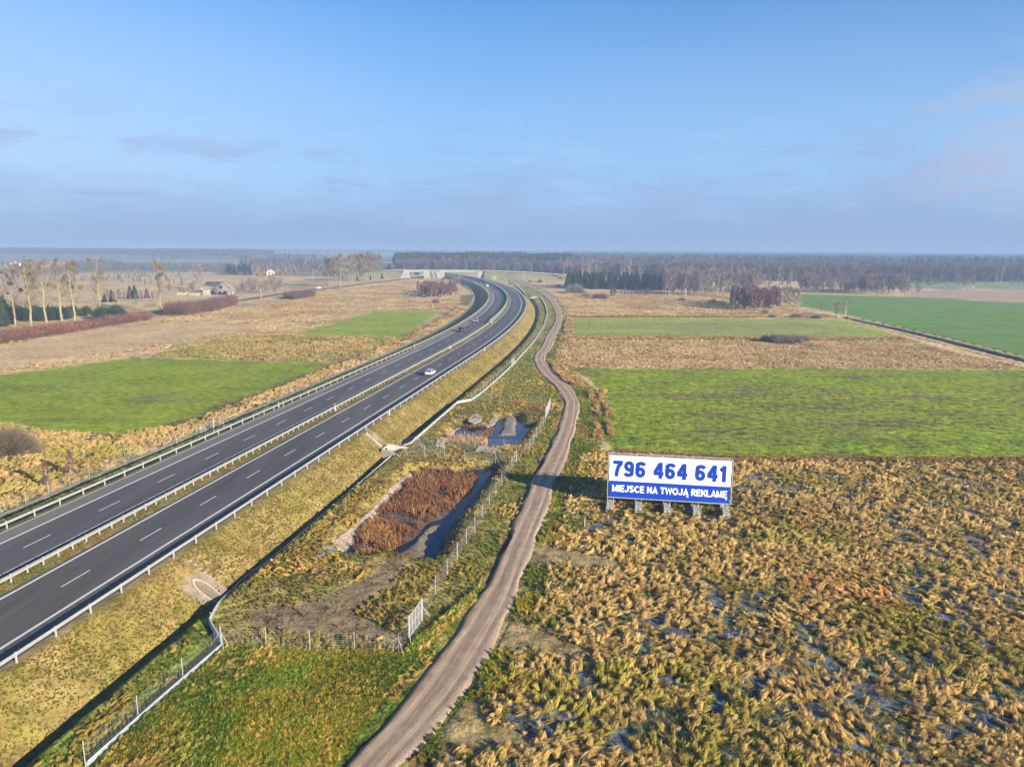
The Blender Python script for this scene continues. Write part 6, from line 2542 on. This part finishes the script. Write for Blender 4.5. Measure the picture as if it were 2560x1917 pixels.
def dome_bush(seed, h, w, n, twig, tw=0.035, name='shrub'):
    rr = random.Random(seed)
    tk, tg = MB(), TwigB()
    for k in range(14):
        th, el = rr.random() * 6.283, 0.5 + rr.random() * 0.9
        d = Vector((math.cos(th) * math.cos(el), math.sin(th) * math.cos(el), math.sin(el)))
        tk.tube([(d.x * .2, d.y * .2, -0.1), tuple(Vector((d.x * w / 2, d.y * w / 2, d.z * h)) * 0.75)], [0.05, 0.015], 4, False)
    for k in range(n):
        th, el = rr.random() * 6.283, math.asin(rr.random())
        r_ = rr.random() ** 0.4 * (0.85 + 0.25 * math.sin(3 * th + seed) * math.cos(2 * el))
        d = Vector((math.cos(th) * math.cos(el) * w / 2, math.sin(th) * math.cos(el) * w / 2, math.sin(el) * h))
        a = d * r_ * 0.72 + Vector((0, 0, 0.02 * h))
        b = a + d.normalized() * h * 0.26 + Vector((rr.gauss(0, .12), rr.gauss(0, .12), rr.gauss(0.05, .1))) * h
        b.z = max(b.z, 0.05)
        tg.tri(a, b, tw, rr)
    return tk.me(name + '_trunk', M_bark_g), tg.me(name + '_crown', twig)


def put_list(lst, models, H0, name, lab, group, cat='tree'):
    for i, (bx, by, ty) in enumerate(lst):
        x, y = G(bx, by)
        h = max(2.0, height_at(bx, ty, y))
        put_tree(models[i % len(models)], x, y, h / H0, lab, cat, group, name)


put_list([(974, 694, 658), (968, 693, 664), (960, 693, 668), (980, 693, 666), (955, 697, 682), (893, 702, 688), (926, 700, 686), (900, 703, 690)], SPR, 10, 'spruce_tree', 'dark spruce at the foot of the roadside grove beside the bridge', 'spruces in the roadside grove')
put_list([(-2, 815, 715), (14, 810, 735), (-25, 815, 700), (34, 800, 750)], SPR, 10, 'spruce_tree', 'big dark spruce at the left picture edge behind the poplars', 'dark spruces at the left edge')
rr = random.Random(8)
LOW = [dome_bush(170 + i, 10, 13, 1700, M_needle, 0.16, 'evergreen_bush') for i in range(2)]
put_list([(rr.uniform(20, 300), rr.uniform(784, 802), rr.uniform(758, 772)) for _ in range(40)], LOW, 10, 'pine_tree', 'low bushy evergreen between the poplar trunks', 'low evergreens behind the poplar row')
put_list([(570, 686, 656), (577, 687, 655), (586, 687, 660)], SPR, 10, 'spruce_tree', 'dark pointed evergreen left of the cream house', 'evergreens near the cream house')
put_list([(600, 687, 656), (608, 687, 655), (616, 687, 655), (624, 687, 656), (502, 688, 672), (280, 755, 722), (326, 747, 712), (338, 747, 710), (368, 745, 718), (262, 755, 730)], SPR, 10, 'spruce_tree', 'dark evergreen standing in the fields on the left', 'evergreens in the left fields')
put_list([(753, 672, 659), (783, 673, 656), (790, 673, 653)], SPR, 10, 'spruce_tree', 'small dark evergreen above the far shrubs', 'evergreens above the far shrubs')

BIR = [bare_tree(180 + i, 12, 4.2, 0.1, 30, 8, 10, M_bark_w, M_twig_p, 0.045, 1.3, 0.1, name='birch', tw_len=1.0) for i in range(4)]
BIRT = [bare_tree(190 + i, 20, 5.5, 0.3, 24, 7, 10, M_bark_w, M_twig_b, 0.06, 1.1, 0.17, name='tall_birch', tw_len=1.3) for i in range(3)]
BRN = [bare_tree(200 + i, 15, 9, 0.12, 26, 8, 11, M_bark_g, M_twig_b, 0.06, 0.8, 0.25, name='field_tree', tw_len=1.2) for i in range(3)]
SHR = [dome_bush(210 + i, 4, 5, 1500, M_twig_b) for i in range(3)]


def grove(poly_px, n, models, H0, h0, h1, name, lab, group, seed, cat='tree'):
    P = in_poly(GP(poly_px), n, None, seed, view=False)
    rr = random.Random(seed)
    for i, (x, y) in enumerate(P):
        put_tree(models[i % len(models)], x, y, rr.uniform(h0, h1) / H0, lab, cat, group, name)


grove([(1040, 738), (1085, 747), (1140, 743), (1140, 728), (1045, 728)], 85, BIR, 12, 7, 9.5, 'birch_tree', 'young purple birch in the round thicket inside the motorway bend', 'young birches inside the bend', 301)
grove([(1822, 772), (1925, 782), (1955, 775), (1945, 762), (1835, 756)], 60, BIR, 12, 10, 13, 'birch_tree', 'white stemmed young birch in the clump at the tan meadow edge', 'birches in the meadow clump', 302)
put_list([(1975, 768, 720), (1990, 768, 725), (1965, 766, 718)], BRN, 15, 'willow_tree', 'grey bushy tree at the right end of the birch clump', 'grey trees beside the birch clump')
put_list([(118.7, 1221, 1152), (178.8, 1192, 1122)], BIR, 12, 'birch_tree', 'thin white birch sapling in the rough grass by the far fence', 'birch saplings in the rough grass')
put_list([(2113, 790, 748)], [bare_tree(222, 9, 6, 0.15, 24, 6, 8, M_bark_w, M_twig_g, 0.02, 0.8, 0.18, name='white_tree')], 9, 'birch_tree', 'pale white branched tree right of two bushes on the ditch line', None)
put_list([(2053, 777, 754)], BRN, 15, 'bare_tree', 'round dark bare bush tree on the ditch line by the green field', None)
put_list([(2088, 793, 757)], BRN, 15, 'bare_tree', 'straw coloured bushy tree between round bush and white tree', None)
put_list([(497, 724, 664)], BRN, 15, 'bare_tree', 'broad dark bare tree left of the barns', None)
put_list([(270 + i * 14, 757 - i * 0.4, 722 + (i * 7 % 12)) for i in range(9)], BIR, 12, 'birch_tree', 'slender bare birch in the row before the tan field', 'birch row in the left field')
grove([(590, 742), (700, 735), (720, 718), (610, 715)], 26, BRN, 15, 6, 10, 'bare_tree', 'grey bushy tree around the wide poplar by the barn', 'bushy trees beside the barn', 303)
grove([(470, 735), (560, 738), (560, 728), (470, 725)], 8, BRN, 15, 4, 8, 'bare_tree', 'low bare tree among the farm ruins', 'bare trees among the ruins', 304)
grove([(1395, 700), (1590, 705), (1610, 694), (1400, 690)], 26, BIRT, 20, 20, 25, 'birch_tree', 'tall pale birch rising behind the dark spruce block', 'tall birches behind the spruce block', 305)
grove([(1414, 722), (1694, 727), (1698, 719), (1425, 714)], 130, SPR, 10, 12, 15.5, 'spruce_tree', 'dark green spruce in the dense block at the meadow edge', 'spruces in the dense block', 306)
grove([(1655, 738), (1895, 742), (1900, 716), (1660, 712)], 70, BRN, 15, 12, 19, 'bare_tree', 'bare brown tree at the wood edge behind the birch clump', 'bare trees at the wood edge', 307)
grove([(1660, 740), (1900, 744), (2000, 738), (1990, 712), (1670, 712)], 42, BIRT, 20, 13, 19, 'birch_tree', 'pale stemmed birch at the wood edge behind the birch clump', 'birches at the wood edge', 308)
grove([(2000, 731), (2290, 741), (2300, 733), (2000, 720)], 78, BRN, 15, 10, 16, 'bare_tree', 'bare tree in the belt along the back of the green field', 'bare tree belt behind the green field', 309)
grove([(2230, 727), (2560, 726), (2560, 720), (2230, 718)], 30, BIRT, 20, 9, 14, 'birch_tree', 'thin tree in the sparse row at the back of the brown field', 'sparse trees behind the brown field', 310)
grove([(1520, 745), (1660, 747), (1660, 738), (1530, 736)], 14, BIR, 12, 5, 7, 'birch_tree', 'small purple birch seedling before the wood edge', 'small birches before the wood edge', 311)
# shrubs
for (bx, by, ty, sx_, lab) in [(1440, 733, 706, 1.6, 'large rounded bare bush left of the spruce block'), (1425, 730, 712, 1.4, 'second bare bush at the spruce block corner'), (1465, 742, 728, 1.6, 'middle bush in the chain below the spruces'),
                               (1490, 747, 730, 1.5, 'brown bush right of the middle one below the spruces'), (1507, 748, 728, 1.3, 'last bush of the chain on the tan meadow'), (1397, 716, 709, 1.6, 'dark round bush beside the frosty meadow patch'),
                               (1350, 706, 697, 1.6, 'small round bush below the overpass slope'), (1325, 705, 699, 1.6, 'low spreading bush below the overpass slope'), (1782, 757, 746, 2.0, 'lone low bush in the tan meadow'), (1705, 752, 740, 1.5, 'thin weedy bush in the tan meadow'),
                               (1090, 758, 742, 1.3, 'greenish bush in front of the purple birches'), (1277, 710, 705, 3.0, 'dark flat bush beside the track fence end'), (2115, 797, 790, 2.2, 'low bramble at the corner of the green field'), (1990, 794, 780, 2.2, 'low brown bush on the field edge left of the white tree'), (2040, 796, 785, 2.2, 'low brown scrub at the foot of the white tree'), (1930, 793, 784, 2.4, 'low scrub below the birch clump'), (1913, 785, 770, 1.0, 'dry bush at the foot of the birch clump'), (375, 1120, 1107, 1.3, 'dark round bush at the far fence'), (330, 1138, 1128, 1.4, 'low dark bush below the far fence posts')]:
    x, y = G(bx, by)
    h = height_at(bx, ty, y)
    put_tree(SHR[int(bx) % 3], x, y, h / 4 * sx_, lab, 'bush', 'bare bushes in the meadows', 'bush', sz=h / 4)
# thicket in the second green strip
for i, (bx, by, ty) in enumerate([(1912, 853, 832), (1935, 855, 828), (1960, 857, 827), (1985, 856, 828), (2010, 852, 832), (1948, 858, 836), (1972, 858, 838)]):
    x, y = G(bx, by)
    h = height_at(bx, ty, y)
    put_tree(SHR[i % 3], x, y, h / 4 * 1.35, ('leftmost', 'second', 'third', 'fourth', 'rightmost', 'left foremost', 'right foremost')[i] + ' brown willow bush of the thicket in the green strip', 'bush', 'thicket in the green strip', 'willow_bush', sz=h / 4)
BIGS = dome_bush(230, 5, 9, 9000, M_twig_g, 0.014, 'big_bush')
x, y = G(25, 1135)
put_tree(BIGS, x, y, 1.25, 'big round straw coloured bush at the left edge by the green field', 'bush', None, 'bush', sz=1.15)
M_shadowless = None


# hedges: one thing each, stems and twigs
def hedge(px_poly, n, h, lab, leaf_frac, seed, density_w=0.05):
    poly = GP(px_poly)
    P = in_poly(poly, n, None, seed, view=False)
    c = P.mean(0)
    root = empty('hedge', (c[0], c[1], 0), 0, lab, 'hedge', 'reddish bare hedges by the local road')
    rr = random.Random(seed)
    tg, lf = TwigB(), TwigB()
    ed = sdf(poly, P[:, 0], P[:, 1])
    patch = vnoise(P[:, 0], P[:, 1], 7, seed, 2)
    for i, (x, y) in enumerate(P):
        hh = h * (0.6 + 0.45 * rr.random()) * (0.85 + 0.3 * patch[i])
        for k in range(4):
            a = Vector((x - c[0] + rr.gauss(0, .3), y - c[1] + rr.gauss(0, .3), hh * rr.random() * 0.6))
            b = a + Vector((rr.gauss(0, .5), rr.gauss(0, .5), hh * (0.4 + 0.3 * rr.random())))
            tg.tri(a, b, density_w, rr)
        if ed[i] > -0.9 or (patch[i] > 0.56 and rr.random() < leaf_frac):
            nl = 4
            top = 0.12 if ed[i] > -0.9 and patch[i] < 0.56 else 1.0
            for k in range(nl):
                a = Vector((x - c[0] + rr.gauss(0, .5), y - c[1] + rr.gauss(0, .5), hh * rr.random() * top))
                lf.tri(a, a + Vector((rr.gauss(0, .3), rr.gauss(0, .3), rr.gauss(0, .3))), 0.14, rr)
    add('twigs', tg.me('hedge_twigs', M_twig_r), root)
    if lf.v:
        add('leaves', lf.me('hedge_leaves', M_leaf_o), root)


hedge([cA(*p) for p in [(-300, 860), (0, 828), (500, 748), (850, 685), (1180, 638), (1215, 610), (1150, 590), (850, 640), (500, 690), (0, 760), (-300, 790)]], 6500, 3.1, 'long reddish hedge with orange leaves in front of the mistletoe poplars', 0.9, 401)
hedge([cA(*p) for p in [(1290, 600), (1450, 605), (1700, 565), (1880, 515), (1860, 495), (1700, 520), (1500, 560), (1330, 570)]], 5200, 6.5, 'dense dark reddish hedge in front of the grey barn', 0.05, 402)
hedge([cB(*p) for p in [(345, 470), (430, 478), (560, 455), (600, 440), (560, 430), (430, 445), (350, 455)]], 2200, 5.5, 'short rounded reddish hedge beside the local road', 0.05, 403)

# ------------------------------------------------------------------ far woods (masses)
M_twig_w = blade_material('dark_wood_twigs', [(0, (0.085, 0.065, 0.055)), (0.6, (0.12, 0.09, 0.075)), (1, (0.2, 0.155, 0.12))], transl=0.1, tint=False)
M_bark_d = simple('dark_bark', (0.09, 0.075, 0.06), 0.9)
FB = [bare_tree(240 + i, 22, 9, 0.1, 16, 5, 6, M_bark_d, M_twig_w, 0.2, 0.9, 0.3, name='wood', tw_len=2.4) for i in range(3)]
FP = [pine(250 + i, 24) for i in range(3)]
FS = [conifer(260 + i, 20, 9, 13, 10) for i in range(2)]


def join_pair(pr, name):
    bm = bmesh.new()
    for me in pr:
        bm.from_mesh(me)
    out = bpy.data.meshes.new(name)
    bm.to_mesh(out)
    bm.free()
    k = len(pr[0].polygons)
    out.materials.append(pr[0].materials[0])
    out.materials.append(pr[1].materials[0])
    mi = np.zeros(len(out.polygons), np.int32)
    mi[k:] = 1
    out.polygons.foreach_set('material_index', mi)
    return out


C_wood = src_collection('wood_tree', [join_pair(p, 'wood_tree') for p in FB] + [join_pair(p, 'pine_wood') for p in FP] + [join_pair(p, 'spruce_wood') for p in FS] + [join_pair(p, 'xbirch_wood') for p in BIRT[:2]])


def sector(px0, px1, d0, d1, n, seed, keep=None):
    rr = np.random.default_rng(seed)
    a0, a1 = (px0 - 1280) / F / 0.983, (px1 - 1280) / F / 0.983
    d = np.sqrt(rr.uniform(d0 ** 2, d1 ** 2, n))
    a = rr.uniform(a0, a1, n)
    P = np.stack([a * d, d], 1)
    if keep is not None:
        P = P[keep(P[:, 0], P[:, 1])]
    return P


def wood(name, P, idxs, s0, s1, seed):
    rr = np.random.default_rng(seed)
    n = len(P)
    s = rr.uniform(s0, s1, n) * (0.8 + 0.4 * vnoise(P[:, 0], P[:, 1], 70, seed, 3))
    rot = np.zeros((n, 3))
    rot[:, 2] = rr.random(n) * 6.28
    z_ = np.full(n, -0.3)
    ix = rr.choice(idxs, n)
    scatter(name, C_wood, np.stack([P[:, 0], P[:, 1], z_], 1), rot, np.stack([s, s, s], 1), ix, np.ones((n, 3)))


# behind the overpass, right of the motorway gap
wood('roadside_pine_wood', sector(992, 1420, 1130, 1260, 900, 1), [3, 4, 5], 0.95, 1.15, 1)
wood('roadside_pine_wood', sector(1000, 1440, 1260, 1700, 1500, 2), [3, 4, 5, 0], 0.95, 1.1, 2)
wood('roadside_bare_wood', sector(1000, 1440, 1080, 1140, 420, 3), [0, 1, 2], 0.7, 0.95, 3)
wood('east_bare_wood', sector(1400, 2620, 830, 1150, 5200, 4, lambda x, y: (y > 860 + 40 * np.sin(x / 90.0)) & (x > 0)), [0, 1, 2], 0.6, 0.85, 4)
wood('east_bare_wood', sector(1400, 2620, 1150, 1750, 6500, 5), [0, 1, 2, 0, 1, 2, 3], 0.75, 1.0, 5)
wood('east_spruce_wood', sector(1440, 2620, 1150, 1650, 420, 6, lambda x, y: vnoise(x, y, 140, 5, 2) > 0.5), [6, 7], 1.15, 1.5, 6)
wood('east_pine_wood', sector(1400, 2620, 1750, 3600, 6500, 7), [3, 4, 5, 0, 1], 0.85, 1.05, 7)
wood('far_pine_wood', sector(1000, 2650, 3600, 8500, 9000, 8), [3, 4, 5], 0.9, 1.1, 8)
wood('east_birch_wood', sector(1400, 2620, 850, 1000, 260, 21, lambda x, y: vnoise(x, y, 50, 25, 2) > 0.45), [8, 9], 0.7, 1.0, 21)
wood('lone_spruce_wood', sector(1650, 2620, 1000, 1500, 45, 22), [6, 7], 1.15, 1.45, 22)
wood('lone_spruce_wood', sector(1000, 1440, 1095, 1140, 26, 23), [6, 7, 8], 1.0, 1.3, 23)
# left background
wood('west_pine_wood', sector(40, 700, 2300, 2900, 2600, 9), [3, 4, 5], 0.95, 1.15, 9)
wood('west_bare_wood', sector(350, 850, 1900, 2300, 700, 10, lambda x, y: vnoise(x, y, 90, 15, 2) > 0.45), [0, 1, 2, 3], 0.6, 0.9, 10)
wood('far_west_wood', sector(-60, 1000, 3600, 7000, 5200, 11), [3, 4, 5], 0.9, 1.1, 11)
wood('west_shrub_belt', sector(480, 850, 1000, 1120, 260, 12), [0, 1, 2], 0.28, 0.42, 12)
wood('west_shrub_belt', sector(-20, 330, 1000, 1400, 300, 13, lambda x, y: vnoise(x, y, 70, 18, 2) > 0.5), [0, 1, 2], 0.35, 0.6, 13)
wood('west_shrub_belt', sector(330, 480, 1000, 1150, 60, 14), [0, 1, 2], 0.3, 0.5, 14)
wood('west_shrub_belt', sector(560, 860, 900, 1000, 180, 16, lambda x, y: vnoise(x, y, 40, 19, 2) > 0.45), [0, 1, 2], 0.16, 0.3, 16)
wood('west_shrub_belt', sector(-40, 480, 560, 980, 480, 17, lambda x, y: vnoise(x, y, 60, 20, 3) > 0.54), [0, 1, 2], 0.12, 0.3, 17)
wood('midfield_wood', sector(620, 860, 1200, 1500, 200, 15), [0, 1, 2, 3], 0.5, 0.75, 15)
# green strip and pale road on the far left
tag(ribbon('far_road', [G(390, 686.5), G(440, 687.5), G(520, 688), G(640, 688.5)], 8, 0.5, M_concl), kind='structure')

# ------------------------------------------------------------------ air
m = bpy.data.materials.new('thin_haze')
m.use_nodes = True
nt = m.node_tree
nt.nodes.clear()
pv = nt.nodes.new('ShaderNodeVolumePrincipled')
pv.inputs['Color'].default_value = (0.30, 0.43, 0.69, 1)
pv.inputs['Density'].default_value = 0.00039
pv.inputs['Anisotropy'].default_value = 0.0
o_ = nt.nodes.new('ShaderNodeOutputMaterial')
nt.links.new(pv.outputs[0], o_.inputs['Volume'])
mb2 = MB()
mb2.box((0, 0, 18.0), (32000, 32000, 44.0))
hz = add('haze', mb2.me('haze', m))
hz['kind'] = 'stuff'
